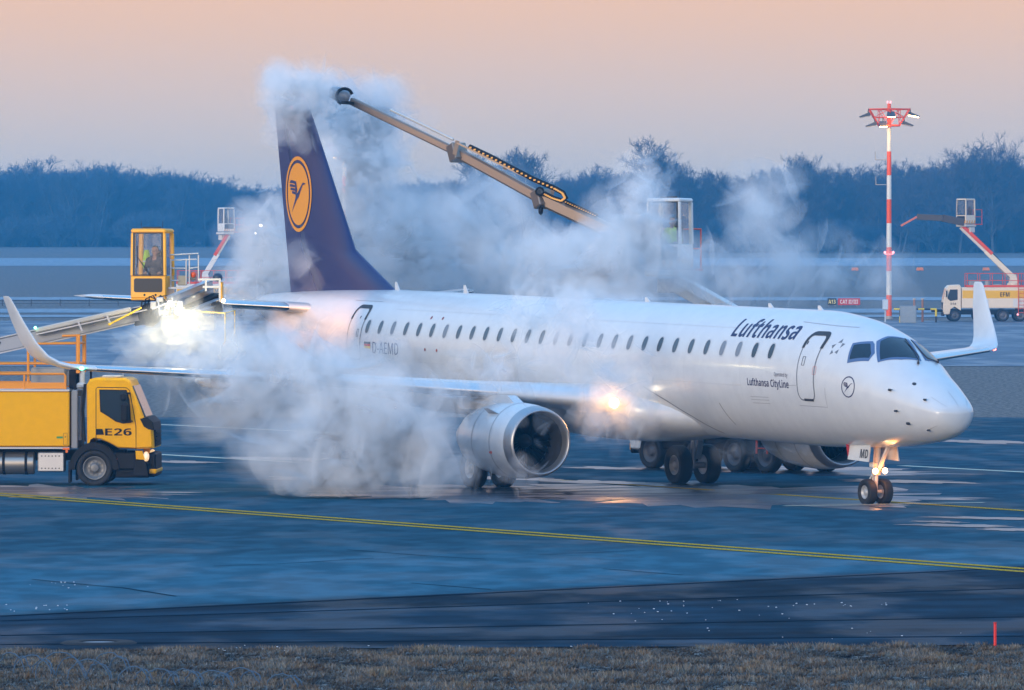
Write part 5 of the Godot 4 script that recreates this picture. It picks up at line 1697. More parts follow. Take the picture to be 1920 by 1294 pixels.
	soaked.uv1_scale = Vector3.ONE * 0.05
	for q in [[1350, 930, 560, 27], [870, 928, 330, 20], [120, 925, 260, 14], [1500, 884, 330, 10]]:
		var pl := PackedVector2Array()
		for i in 72:
			var an := TAU * i / 72.0
			var k := 0.8 + 0.5 * n1.get_noise_2d(q[0] + cos(an) * 60.0, q[1] * 3.0 + sin(an) * 60.0) + 0.25 * n1.get_noise_2d(q[0] + cos(an) * 400.0, sin(an) * 400.0)
			pl.append(Vector2(q[0] + cos(an) * q[2] * k, q[1] + sin(an) * q[3] * k + cos(an) * q[2] * k * 0.02))
		var g := G.new()
		var pt := poly_tris(pl)
		for i in range(0, pt.size(), 3):
			var f := []
			for j in 3: f.append(flat(pt[i + j].x, pt[i + j].y) + Vector3(0, 0.0255, 0))
			g.f3(f[0], f[1], f[2], Vector3.UP)
		obj("wet_asphalt", g, soaked).set_meta("kind", "structure")
	# beyond the apron: grass island, taxiway, further strips
	var taxi := mat("taxiway_asphalt", Color(0.10, 0.14, 0.18), 1.0)
	taxi.albedo_texture = tarmac_t
	taxi.roughness_texture = rough_t
	taxi.roughness_texture_channel = BaseMaterial3D.TEXTURE_CHANNEL_RED
	sheet("taxiway", taxi, wide, [331, 336, 340, 380, 420, 462], 0.03, 60.0)
	var frosty := mat("frosty_concrete", Color(0.24, 0.30, 0.35), 0.8)
	frosty.albedo_texture = tarmac_t
	for d in [[476, 486], [496, 515], [560, 580], [880, 1010]]: sheet("concrete_strip", frosty, wide, [d[0], d[1]], 0.04, 60.0)
	# frost crumbs on the shoulder
	var ice := G.new()
	for i in 100:
		var cl: Array = [[440, 1222, 110, 5], [1190, 1150, 120, 22], [1330, 1140, 90, 14], [1560, 1137, 90, 6], [700, 1218, 300, 5], [1400, 1190, 420, 22], [80, 1143, 70, 5], [110, 1098, 40, 6]][i % 8]
		var f := flat(cl[0] + rng.randfn() * cl[2] * 0.6, minf(cl[1] + rng.randfn() * cl[3] * 0.6, 1224.0)) + Vector3(0, 0.03, 0)
		var r := rng.randf_range(0.005, 0.014)
		ice.ell(f, Vector3(r * 1.4, r * 0.5, r * 1.4), Basis(), 5, 3)
	var io := obj("frost_crumbs", ice, mat("frost_white", Color(0.75, 0.80, 0.84), 0.6))
	tag(io, "white crumbs of ice scattered over the dark asphalt shoulder in front", "ice", "", "stuff")

func build_grass():
	# near verge: frosted tufts
	var tuft := G.new()
	tuft.paint = true
	for i in 9:
		var an := rng.randf() * TAU
		var h := rng.randf_range(0.03, 0.09)
		var b := Vector3(cos(an), 0, sin(an))
		var r := Vector3(-b.z, 0, b.x)
		var p0 := b * rng.randf() * 0.05
		var tip := p0 + Vector3(0, h, 0) + b * h * rng.randf_range(0.2, 0.9)
		tuft.col = Color(0.20, 0.165, 0.12).lerp(Color(0.30, 0.32, 0.34), rng.randf()) * rng.randf_range(0.6, 1.1)
		tuft.f3(p0 - r * 0.006, p0 + r * 0.006, (p0 + tip) / 2 + Vector3(0, h * 0.15, 0) + r * 0.004, b)
		tuft.f3(p0 - r * 0.006, (p0 + tip) / 2 + Vector3(0, h * 0.15, 0) + r * 0.004, tip, b)
	var gm := mat("frosted_grass", Color(1, 1, 1), 0.9)
	gm.vertex_color_use_as_albedo = true
	var mm := MultiMesh.new()
	mm.transform_format = MultiMesh.TRANSFORM_3D
	mm.use_colors = true
	mm.mesh = tuft.mesh()
	var n := 26000
	mm.instance_count = n
	var nz := FastNoiseLite.new(); nz.seed = 8; nz.frequency = 0.7; nz.fractal_octaves = 3
	var edge := depth_line(Vector2(0, 1222), Vector2(1920, 1212))
	for i in n:
		var a := rng.randf_range(-12, 12)
		var d := lerpf(73.5, edge.call(a), pow(rng.randf(), 0.9)) + 0.15 * nz.get_noise_2d(a * 4, 3.0)
		var v := nz.get_noise_2d(a, d)
		var s := 0.5 + 1.0 * v + rng.randf() * 0.4
		mm.set_instance_transform(i, Transform3D(Basis(Vector3.UP, rng.randf() * TAU).scaled(Vector3(1.3, maxf(s, 0.3), 1.3)), spot(a, d, 0.0)))
		var c := Color(0.85, 0.70, 0.55).lerp(Color(0.8, 0.95, 1.1), clampf(0.5 + 1.3 * nz.get_noise_2d(a * 2.0 + 50, d * 2.0), 0, 1)) * (0.72 + 1.2 * v)
		mm.set_instance_color(i, c.clamp(Color(0, 0, 0), Color(1, 1, 1)))
	var o := MultiMeshInstance3D.new()
	o.name = "grass_verge"
	o.multimesh = mm
	o.material_override = gm
	add_child(o)
	tag(o, "frosted dry grass of the verge along the bottom edge", "grass", "", "stuff")
	# arching thorny stems at the left
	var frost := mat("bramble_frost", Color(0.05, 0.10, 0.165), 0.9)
	var spots := [[20, 1262, 34, 40], [60, 1270, 46, 44], [112, 1276, 60, 56], [165, 1280, 52, 46], [205, 1262, 44, 40], [250, 1284, 38, 36], [300, 1286, 36, 34], [345, 1288, 40, 36], [400, 1290, 46, 34], [452, 1288, 44, 38], [530, 1292, 40, 30]]
	for q in spots:
		var c := flat(q[0], q[1])
		var k := FOCAL / dep(c)
		var b := thing("bramble", "", "bramble", Transform3D(Basis(), c), "brambles in the verge grass")
		b.set_meta("label", "frosted bramble arching over the verge grass, %s from the left" % ["first", "second", "third and widest", "fourth", "fifth", "sixth", "seventh", "eighth", "ninth", "tenth", "last"][spots.find(q)])
		for j in 2:
			var g := G.new()
			var pts := []
			var w: float = q[2] / k * (1.0 if j == 0 else 0.6)
			var h: float = q[3] / k * (1.0 if j == 0 else 0.75)
			for i in 13:
				var t := PI * i / 12.0
				pts.append(RT * (-cos(t) * w * 0.8 + rng.randfn() * 0.008 + j * 0.12) + Vector3(0, sin(t) * h * 0.95 + rng.randfn() * 0.006, 0) + FH * (0.3 * j + cos(t) * 0.12))
			g.tube(pts, 0.008, 5)
			for i in range(1, 12):
				for e in 3:
					var dn := Vector3(rng.randfn(), rng.randfn(), rng.randfn()).normalized()
					g.cyl(pts[i], pts[i] + dn * 0.035, 0.004, 0.001, 3, false)
			obj("stem", g, frost, b)
	# red stake and the metal cover
	var st := thing("marker_stake", "thin bright red marker stake at the edge of the verge, lower right", "stake", Transform3D(Basis(), flat(1866, 1215)))
	var g := G.new()
	g.box(Vector3(0, 0.17, 0), Vector3(0.034, 0.36, 0.034), 0.006)
	obj("post", g, mat("stake_red", Color(0.75, 0.02, 0.015), 0.45), st)
	g = G.new()
	g.box(Vector3(0, 0.36, 0), Vector3(0.04, 0.02, 0.04), 0.004)
	obj("cap", g, mat("stake_red_dark", Color(0.45, 0.02, 0.015), 0.5), st)
	var mc := flat(185, 1209.5) + Vector3(0, 0.024, 0)
	var cv := thing("metal_cover", "round metal cover set in the dark asphalt at the lower left", "cover", Transform3D(Basis(), mc))
	g = G.new()
	g.lathe(Vector3.ZERO, Vector3.UP, [Vector2(0.0, 0.56), Vector2(0.03, 0.50), Vector2(0.03, 0.29), Vector2(0.004, 0.27)], 40)
	obj("frame", g, mat("iron_dark", Color(0.008, 0.008, 0.010), 1.0), cv)
	g = G.new()
	g.cyl(Vector3(0, 0.0, 0), Vector3(0, 0.014, 0), 0.25, -1, 32)
	obj("plate", g, mat("iron_bright", Color(0.20, 0.21, 0.23), 0.7, 0.2), cv)

# ---------- trees ----------
func seg_prism(g: G, a: Vector3, b: Vector3, r0: float, r1: float, n := 3):
	var z := (b - a).normalized()
	var x := z.cross(Vector3.UP if absf(z.y) < 0.9 else Vector3.RIGHT).normalized()
	var y := z.cross(x)
	for j in n:
		var n0 := x * cos(TAU * j / n) + y * sin(TAU * j / n)
		var n1 := x * cos(TAU * (j + 1) / n) + y * sin(TAU * (j + 1) / n)
		g.t(a + n0 * r0, a + n1 * r0, b + n1 * r1, n0, n1, n1)
		g.t(a + n0 * r0, b + n1 * r1, b + n0 * r1, n0, n1, n0)

func grow(g: G, p: Vector3, d: Vector3, l: float, r: float, lev: int, up: float):
	var q := p + d * l * 0.5
	var d2 := (d + Vector3(rng.randfn(), rng.randfn() + up, rng.randfn()) * 0.16).normalized()
	var e := q + d2 * l * 0.5
	seg_prism(g, p, q, r, r * 0.8)
	seg_prism(g, q, e, r * 0.8, r * 0.55)
	if lev == 0: return
	var n: int = [0, 5, 5, 6][lev]
	for i in n:
		var t := rng.randf_range(0.25, 1.0)
		var o := p.lerp(q, t * 2.0) if t < 0.5 else q.lerp(e, t * 2.0 - 1.0)
		var s := Vector3(rng.randfn(), rng.randfn(), rng.randfn())
		s = (s - d * s.dot(d)).normalized()
		grow(g, o, (d * rng.randf_range(0.5, 0.9) + s * rng.randf_range(0.5, 0.85) + Vector3(0, up, 0)).normalized(), l * rng.randf_range(0.42, 0.68), maxf(r * 0.5, 0.021), lev - 1, up)

func tree_meshes(h: float, spread: float, up: float, stems: int) -> Array:
	var tr := G.new()
	var cr := G.new()
	for s in stems:
		var p := Vector3(rng.randfn() * 0.3 * (stems - 1), 0, rng.randfn() * 0.3 * (stems - 1))
		var lean := Vector3(rng.randfn(), 0, rng.randfn()) * 0.05 * stems
		var k := 7
		var pts := [p]
		for i in k: pts.append(pts[i] + (Vector3.UP + lean + Vector3(rng.randfn(), 0, rng.randfn()) * 0.06).normalized() * h * 0.82 / k)
		for i in k: seg_prism(tr, pts[i], pts[i + 1], 0.26 * (1.0 - i * 0.12), 0.26 * (1.0 - (i + 1) * 0.12), 6)
		var nb := int(24.0 / stems) + 4
		for b in nb:
			var t := lerpf(0.16, 0.99, (b + rng.randf()) / nb)
			var i := mini(int(t * k), k - 1)
			var o: Vector3 = pts[i].lerp(pts[i + 1], t * k - i)
			var an := b * 2.4 + rng.randf()
			var d := Vector3(cos(an), up * 2.0 + 0.35 + t * 0.5, sin(an)).normalized()
			grow(cr, o, d, h * spread * (1.05 - absf(t - 0.55) * 0.85) * rng.randf_range(0.8, 1.15), 0.095 * (1.15 - t * 0.8), 3, up)
	return [tr.mesh(), cr.mesh()]

func build_trees():
	var bark := mat("bark", Color(0.060, 0.075, 0.10), 0.95)
	var twig := mat("haze_blue_twigs", Color(0.050, 0.090, 0.145), 0.95)  # blue of the distant haze is mixed into the twig colour
	var kinds := []
	for q in [[17, 0.25, 0.22, 1], [17, 0.23, 0.30, 2], [16, 0.26, 0.20, 2], [18, 0.19, 0.42, 3], [17, 0.25, 0.26, 1], [16, 0.30, 0.16, 1]]: kinds.append(tree_meshes(q[0], q[1], q[2], q[3]))
	var protos := {}
	var twig2 := mat("grey_twigs", Color(0.080, 0.078, 0.088), 0.95)
	var put := func(px: float, d: float, top: float, kind: int, label: String, group: String):
		var p := spot(side(px, d), d)
		var base := 531.6 + (CAM.y - p.y) * FOCAL / d
		var h := (base - top) * d / FOCAL * 0.94
		var o: Node3D
		var sc: float = h / [17.0, 17.0, 16.0, 18.0, 17.0, 16.0][kind]
		var key := kind + (10 if px > 620.0 else 0)
		if not protos.has(key):
			o = thing("bare_tree", label, "tree", Transform3D(), group)
			obj("trunk", kinds[kind][0], bark, o)
			obj("crown", kinds[kind][1], twig2 if px > 620.0 else twig, o)
			protos[key] = o
		else:
			o = protos[key].duplicate()
			o.name = numbered("bare_tree")
			add_child(o)
			tag(o, label, "tree", group)
		o.transform = Transform3D(Basis(Vector3.UP, rng.randf() * TAU).scaled(Vector3(sc * rng.randf_range(0.95, 1.25), sc, sc * rng.randf_range(0.95, 1.25))), p)
	var sky_l := [[-300, 320], [0, 306], [60, 300], [120, 314], [190, 296], [240, 318], [300, 312], [360, 324], [420, 334], [500, 344], [560, 340], [640, 338], [740, 334], [840, 336], [905, 330], [960, 334], [1040, 330], [1130, 318], [1165, 316], [1200, 320], [1320, 326], [1400, 318], [1480, 308], [1560, 306], [1640, 316], [1700, 306], [1760, 302], [1820, 294], [1862, 298], [1920, 292], [2250, 300]]
	var top := func(px: float) -> float:
		for i in sky_l.size() - 1:
			if px <= sky_l[i + 1][0]: return lerpf(sky_l[i][1], sky_l[i + 1][1], clampf((px - sky_l[i][0]) / float(sky_l[i + 1][0] - sky_l[i][0]), 0, 1))
		return 300.0
	var names := [[60, "at the left edge of the far belt"], [240, "in the far belt, left of the yellow cabin"], [330, "in the far belt, above the yellow cabin"], [450, "in the far belt, above the distant white cabin"], [560, "in the far belt, just left of the tail"], [740, "behind the steam right of the tail"], [900, "under the thin end of the spray boom"], [1060, "behind the middle of the spray boom"], [1180, "between the spray boom and the white cabin"], [1300, "behind the white cabin over the airliner"], [1420, "right of the white cabin, behind the steam plume"], [1560, "in the right belt, above the taxiway signs"], [1700, "in the right belt, behind the striped mast"], [1800, "in the right belt, between mast and truck cabin"], [3000, "in the right belt, beyond the far right truck"]]
	for rank in 4:
		var px := -170.0 + rank * 7
		while px < 2090.0:
			var right := px > 1250.0
			var d: float = (1130.0 if right else 1290.0) + rank * 26.0 + rng.randf_range(-8, 8)
			var z := 0
			while px > names[z][0]: z += 1
			var row: String = ["front", "second", "third", "rear"][rank]
			put.call(px, d, top.call(px) + rng.randfn() * (12.0 if right else 7.0) + rank * 2.0 + 2.0, rng.randi() % 6, "leafless tree " + names[z][1] + ", " + row + " row", "bare trees " + names[z][1])
			px += rng.randf_range(26, 44) if right else rng.randf_range(22, 36)
	for q in [[905, 266, 3, "bare tree rising above the belt just right of the spray boom's middle"], [985, 263, 1, "broad tall bare tree above the belt, left one of the pair over the boom"], [1015, 266, 3, "tall narrow bare tree, right one of the pair standing over the boom"], [1218, 252, 0, "tallest bare tree in the middle, above the steam and the white cabin"], [1252, 268, 4, "bare tree leaning beside the tallest one in the middle"], [1862, 256, 5, "large spreading bare tree at the far right, above the red and white truck"], [1800, 268, 4, "tall bare tree left of the large spreading one at the right"]]:
		put.call(q[0], 1120.0, q[1], q[2], q[3], "")
	# undergrowth at the foot of the belt
	var bush := G.new()
	for i in 16:
		var an := rng.randf() * TAU
		grow(bush, Vector3(cos(an), 0, sin(an)) * rng.randf() * 0.8, Vector3(cos(an) * 0.5, 1, sin(an) * 0.5).normalized(), 2.6, 0.04, 3, 0.1)
	var mm := MultiMesh.new()
	mm.transform_format = MultiMesh.TRANSFORM_3D
	mm.mesh = bush.mesh()
	mm.instance_count = 620
	for i in 620:
		var px := rng.randf_range(-300, 2200)
		var d := (1118.0 if px > 1250 else 1275.0) + rng.randf() * 120.0
		mm.set_instance_transform(i, Transform3D(Basis(Vector3.UP, rng.randf() * TAU).scaled(Vector3.ONE * rng.randf_range(1.0, 2.1)), spot(side(px, d), d)))
	var o := MultiMeshInstance3D.new()
	o.name = "undergrowth"
	o.multimesh = mm
	o.material_override = twig
	add_child(o)
	tag(o, "dense bare undergrowth at the foot of the tree belt", "undergrowth", "", "stuff")

# ---------- far airfield equipment ----------
func build_mast(called: String, label: String, px: float, d: float, top_y: float, lit: Array):
	var base := spot(side(px, d), d)
	var by := 531.6 + (CAM.y - base.y) * FOCAL / d
	var k := FOCAL / d
	var h := (by - top_y) / k
	var o := thing(called, label, "light mast", Transform3D(Basis(-FH.cross(Vector3.UP).normalized() * -1.0, Vector3.UP, -FH), base))
	var red := mat("mast_red", Color(0.85, 0.085, 0.006), 0.5)
	var white := mat("mast_white", Color(0.68, 0.66, 0.60), 0.45)
	var ph := h - 2.0
	var n := 8
	for i in n:
		var g := G.new()
		g.cyl(Vector3(0, ph * i / n, 0), Vector3(0, ph * (i + 1) / n, 0), 0.23 - 0.008 * i, 0.23 - 0.008 * (i + 1), 16, false)
		obj("pole_section", g, red if i % 2 == 0 else white, o)
	var g := G.new()
	g.cyl(Vector3(0, ph, 0), Vector3(0, ph + 1.9, 0), 0.16, 0.14, 12)
	var r0 := 0.95; var r1 := 1.85
	for j in 6:
		var a0 := TAU * (j + 0.5) / 6; var a1 := TAU * (j + 1.5) / 6
		var c0 := Vector3(cos(a0), 0, sin(a0)); var c1 := Vector3(cos(a1), 0, sin(a1))
		var lo := Vector3(0, ph + 0.15, 0); var hi := Vector3(0, ph + 1.45, 0); var md := Vector3(0, ph + 0.8, 0)
		g.bar(lo + c0 * r0, lo + c1 * r0, 0.07, 0.14)
		g.cyl(hi + c0 * r1, hi + c1 * r1, 0.04, -1, 6)
		g.cyl(lo + c0 * r0, hi + c0 * r1, 0.05, -1, 6)
		g.cyl(lo + c0 * r0, hi + (c0 + c1) * 0.5 * r1, 0.03, -1, 5)
		g.cyl(lo + c1 * r0, hi + (c0 + c1) * 0.5 * r1, 0.03, -1, 5)
		g.cyl(md + c0 * 1.4, md + c1 * 1.4, 0.03, -1, 5)
		g.cyl(lo, lo + c0 * r0, 0.03, -1, 5)
		g.cyl(hi, hi + c0 * r1, 0.03, -1, 5)
		g.cyl(hi, md + c0 * 1.4, 0.025, -1, 5)
	obj("lamp_frame", g, red, o)
	var dark := mat("floodlight_housing", Color(0.06, 0.055, 0.05), 0.5)
	for j in lit.size():
		var q: Array = lit[j]      # x, height above the frame's foot, z, turn, glowing
		var b := Basis(Vector3.UP, q[3]) * Basis(Vector3.RIGHT, 0.18)
		var at_ := Vector3(q[0], ph + q[1], q[2])
		g = G.new()
		g.xf = Transform3D(b, at_)
		g.hexa([Vector3(-0.34, -0.06, -0.35), Vector3(0.34, -0.06, -0.35), Vector3(0.34, -0.06, 0.55), Vector3(-0.34, -0.06, 0.55), Vector3(-0.28, 0.22, -0.32), Vector3(0.28, 0.22, -0.32), Vector3(0.3, 0.02, 0.55), Vector3(-0.3, 0.02, 0.55)])
		g.cyl(Vector3(0, 0.2, -0.2), Vector3(0, 0.5, -0.3), 0.04)
		var fl := obj("floodlight", g, dark, o)
		g = G.new()
		g.xf = Transform3D(b, at_)
		g.box(Vector3(0, -0.09, 0.1), Vector3(0.6, 0.05, 0.8), 0.01)
		obj("lamp", g, glow("mast_lamp_lit", Color(1.0, 0.60, 0.20), 26.0) if q[4] else mat("lamp_unlit", Color(0.45, 0.40, 0.33), 0.3), fl)
	g = G.new()
	for x in [-0.12, 0.12]:
		g.cyl(Vector3(x, ph + 1.9, 0), Vector3(x, ph + 2.12, 0), 0.08, -1, 8)
	obj("obstruction_light", g, glow("obstruction_red", Color(1.0, 0.06, 0.03), 0.6), o)
	g = G.new()
	for x in [-0.33, 0.33]: g.ell(Vector3(x, h * 0.307, 0.1), Vector3(0.10, 0.12, 0.10))
	g.lathe(Vector3(0, h * 0.298, 0), Vector3.UP, [Vector2(0, 0.24), Vector2(0, 0.34), Vector2(0.05, 0.34), Vector2(0.05, 0.24)], 16)
	obj("ring_light", g, glow("ring_red", Color(1.0, 0.15, 0.12), 1.6), o)
	g = G.new()
	for q in [[0.735, 1.1], [0.62, 1.05]]:
		g.cyl(Vector3(0, h * q[0], 0), Vector3(-q[1], h * q[0], 0), 0.035, -1, 6)
		g.cyl(Vector3(-q[1], h * q[0], 0), Vector3(-q[1], h * q[0] + 0.65, 0), 0.03, -1, 6)
	obj("side_bracket", g, mat("bracket_grey", Color(0.35, 0.33, 0.3), 0.5), o)
	g = G.new()
	g.cyl(Vector3(0, 0, 0), Vector3(0, 0.25, 0), 0.34, 0.27, 16)
	obj("foot", g, mat("bracket_grey", Color(0.35, 0.33, 0.3), 0.5), o)

func build_field():
	var lamps := [[-1.85, 0.95, 0.2, -PI / 2, false], [1.85, 0.98, 0.2, PI / 2, true], [-1.35, 0.2, 0.5, -PI / 2, false], [1.35, 0.25, 0.5, PI / 2, false], [0.05, 0.95, 1.75, 0.0, true], [-0.55, 0.2, 1.1, 0.0, true]]
	build_mast("light_mast", "tall red and white striped mast with six floodlights at the right", 1667, 470, 192, lamps)
	build_mast("light_mast", "striped floodlight mast almost hidden in the steam right of the tail", 645, 600, 262, [[-0.75, 0.3, 1.2, 0.0, true], [0.9, 0.3, 1.2, 0.0, true]])
	# barrier and cabinets beside the mast
	var D := 455.0
	var k := FOCAL / D
	var gy := 531.6 + (CAM.y - gh(D)) * k
	var o := thing("pipe_barrier", "black and yellow striped pipe barrier beside the light mast", "barrier", Transform3D(Basis(RT, Vector3.UP, -FH), spot(side(1715, D), D)))
	var yel := mat("barrier_yellow", Color(0.75, 0.55, 0.02), 0.5)
	var blk := mat("barrier_black", Color(0.02, 0.02, 0.02), 0.5)
	for i in 7:
		var g := G.new()
		g.cyl(Vector3(-1.6 + i * 0.47, 1.05, 0), Vector3(-1.6 + (i + 1) * 0.47, 1.05, 0), 0.075, -1, 10)
		obj("rail_section", g, yel if i % 2 == 0 else blk, o)
	for q in [-1.1, 0.05, 1.65]:
		for s in 2:
			var g := G.new()
			g.cyl(Vector3(q, 0.5 * s, 0), Vector3(q, 0.5 * s + (0.5 if s == 0 else 0.52), 0), 0.085, -1, 10)
			obj("post_section", g, [yel, blk][(s + (1 if q > 1.0 else 0)) % 2], o)
	for q in [[1703, 450.0, 1.25, 1.35, "low grey equipment cabinet behind the striped barrier", Color(0.20, 0.24, 0.27)], [1660, 452.0, 0.42, 0.80, "small pale cabinet at the foot of the light mast", Color(0.45, 0.52, 0.58)]]:
		var c := thing("equipment_cabinet", q[4], "cabinet", Transform3D(Basis(RT, Vector3.UP, -FH), spot(side(q[0], q[1] + 3.0), q[1] + 3.0)))
		var g := G.new()
		var lift := 0.0 if q[2] > 1.0 else 1.0
		g.box(Vector3(0, lift + q[3] / 2, 0), Vector3(q[2], q[3], 0.5), 0.03)
		if lift > 0.0: g.cyl(Vector3(0, 0, 0), Vector3(0, 1.0, 0), 0.06)
		obj("housing", g, mat("cabinet_%d" % q[0], q[5], 0.5), c)
		g = G.new()
		g.box(Vector3(0, lift + q[3] / 2, 0.255), Vector3(q[2] * 0.86, q[3] * 0.86, 0.01))
		obj("door", g, mat("cabinet_door_%d" % q[0], q[5] * 1.15, 0.5), c)
	for q in [[1714.5, "rusty red post left of the barrier's middle"], [1730.0, "rusty orange post right of the barrier's middle"]]:
		var c := thing("short_post", q[1], "post", Transform3D(Basis(RT, Vector3.UP, -FH), spot(side(q[0], 457.0), 457.0)))
		var g := G.new()
		g.cyl(Vector3.ZERO, Vector3(0, 1.75, 0), 0.09, -1, 10)
		obj("post", g, mat("rust_red", Color(0.28, 0.12, 0.06), 0.7), c)
		g = G.new()
		g.cyl(Vector3(0, 1.75, 0), Vector3(0, 1.85, 0), 0.13, -1, 10)
		obj("cap", g, mat("post_cap", Color(0.4, 0.36, 0.30), 0.6), c)
	# taxiway signs
	for q in [[1560.0, 0.80, "A13", Color(0.025, 0.025, 0.02), Color(0.75, 0.68, 0.30), "small black taxiway sign reading A13 in yellow"], [1592.0, 2.0, "CAT II/III", Color(0.48, 0.03, 0.03), Color(0.75, 0.70, 0.70), "wide red sign reading CAT II/III in white letters"]]:
		var c := thing("taxiway_sign", q[5], "sign", Transform3D(Basis(RT, Vector3.UP, -FH), spot(side(q[0], 529.0), 529.0)))
		var g := G.new()
		g.box(Vector3(0, 0.42, 0), Vector3(q[1], 0.62, 0.16), 0.02)
		obj("panel", g, mat("sign_" + q[2], q[3], 0.5), c)
		g = G.new()
		flat_text(g, text_tris(q[2], true, q[1] * 0.80, 0.36, -q[1] * 0.40, 0.24), Vector3(0, 0, 0.083), Vector3.RIGHT, Vector3.UP)
		obj("lettering", g, mat("sign_letter_" + q[2], q[4], 0.5), c)
		g = G.new()
		for x in [-0.35, 0.35]: g.cyl(Vector3(x * q[1], 0, 0), Vector3(x * q[1], 0.12, 0), 0.03)
		obj("leg", g, mat("bracket_grey", Color(0.35, 0.33, 0.3), 0.5), c)
	# orange markers far out
	var i := 0
	for px in [1603.0, 1725.0, 1849.0]:
		var c := thing("runway_marker", ["orange marker board in the far grass, left of the mast", "orange marker board in the far grass, between mast and cabin boom", "orange marker board in the far grass, above the white truck's rail"][i], "marker", Transform3D(Basis(RT, Vector3.UP, -FH), spot(side(px, 815), 815)), "orange markers in the far grass")
		var g := G.new()
		g.prism(PackedVector2Array([Vector2(-0.5, 0), Vector2(0.5, 0), Vector2(0.42, 0.42), Vector2(-0.42, 0.42)]), Vector3(0, 0.05, -0.3), Vector3.RIGHT, Vector3.UP, Vector3(0, 0, 0.6), 0.03)
		obj("board", g, mat("marker_board_orange", Color(0.65, 0.20, 0.05), 0.5), c)
		g = G.new()
		g.box(Vector3(0, 0.03, 0), Vector3(0.8, 0.06, 0.4))
		obj("base", g, blk, c)
		i += 1
	# low wire fence at the left
	D = 530.0
	var f := thing("wire_fence", "low dark wire fence crossing the field at the left", "fence", Transform3D(Basis(RT, Vector3.UP, -FH), spot(side(0, D), D)))
	for q in 26:
		var g := G.new()
		g.cyl(Vector3(q * 2.6 - 18.0, 0, 0), Vector3(q * 2.6 - 18.0, 0.62, 0), 0.045, -1, 6)
		obj("post", g, mat("fence_dark", Color(0.05, 0.05, 0.055), 0.7), f)
	for y in [0.25, 0.55]:
		var g := G.new()
		g.cyl(Vector3(-19, y, 0), Vector3(48, y, 0), 0.022, -1, 5)
		obj("wire", g, mat("fence_dark", Color(0.05, 0.05, 0.055), 0.7), f)

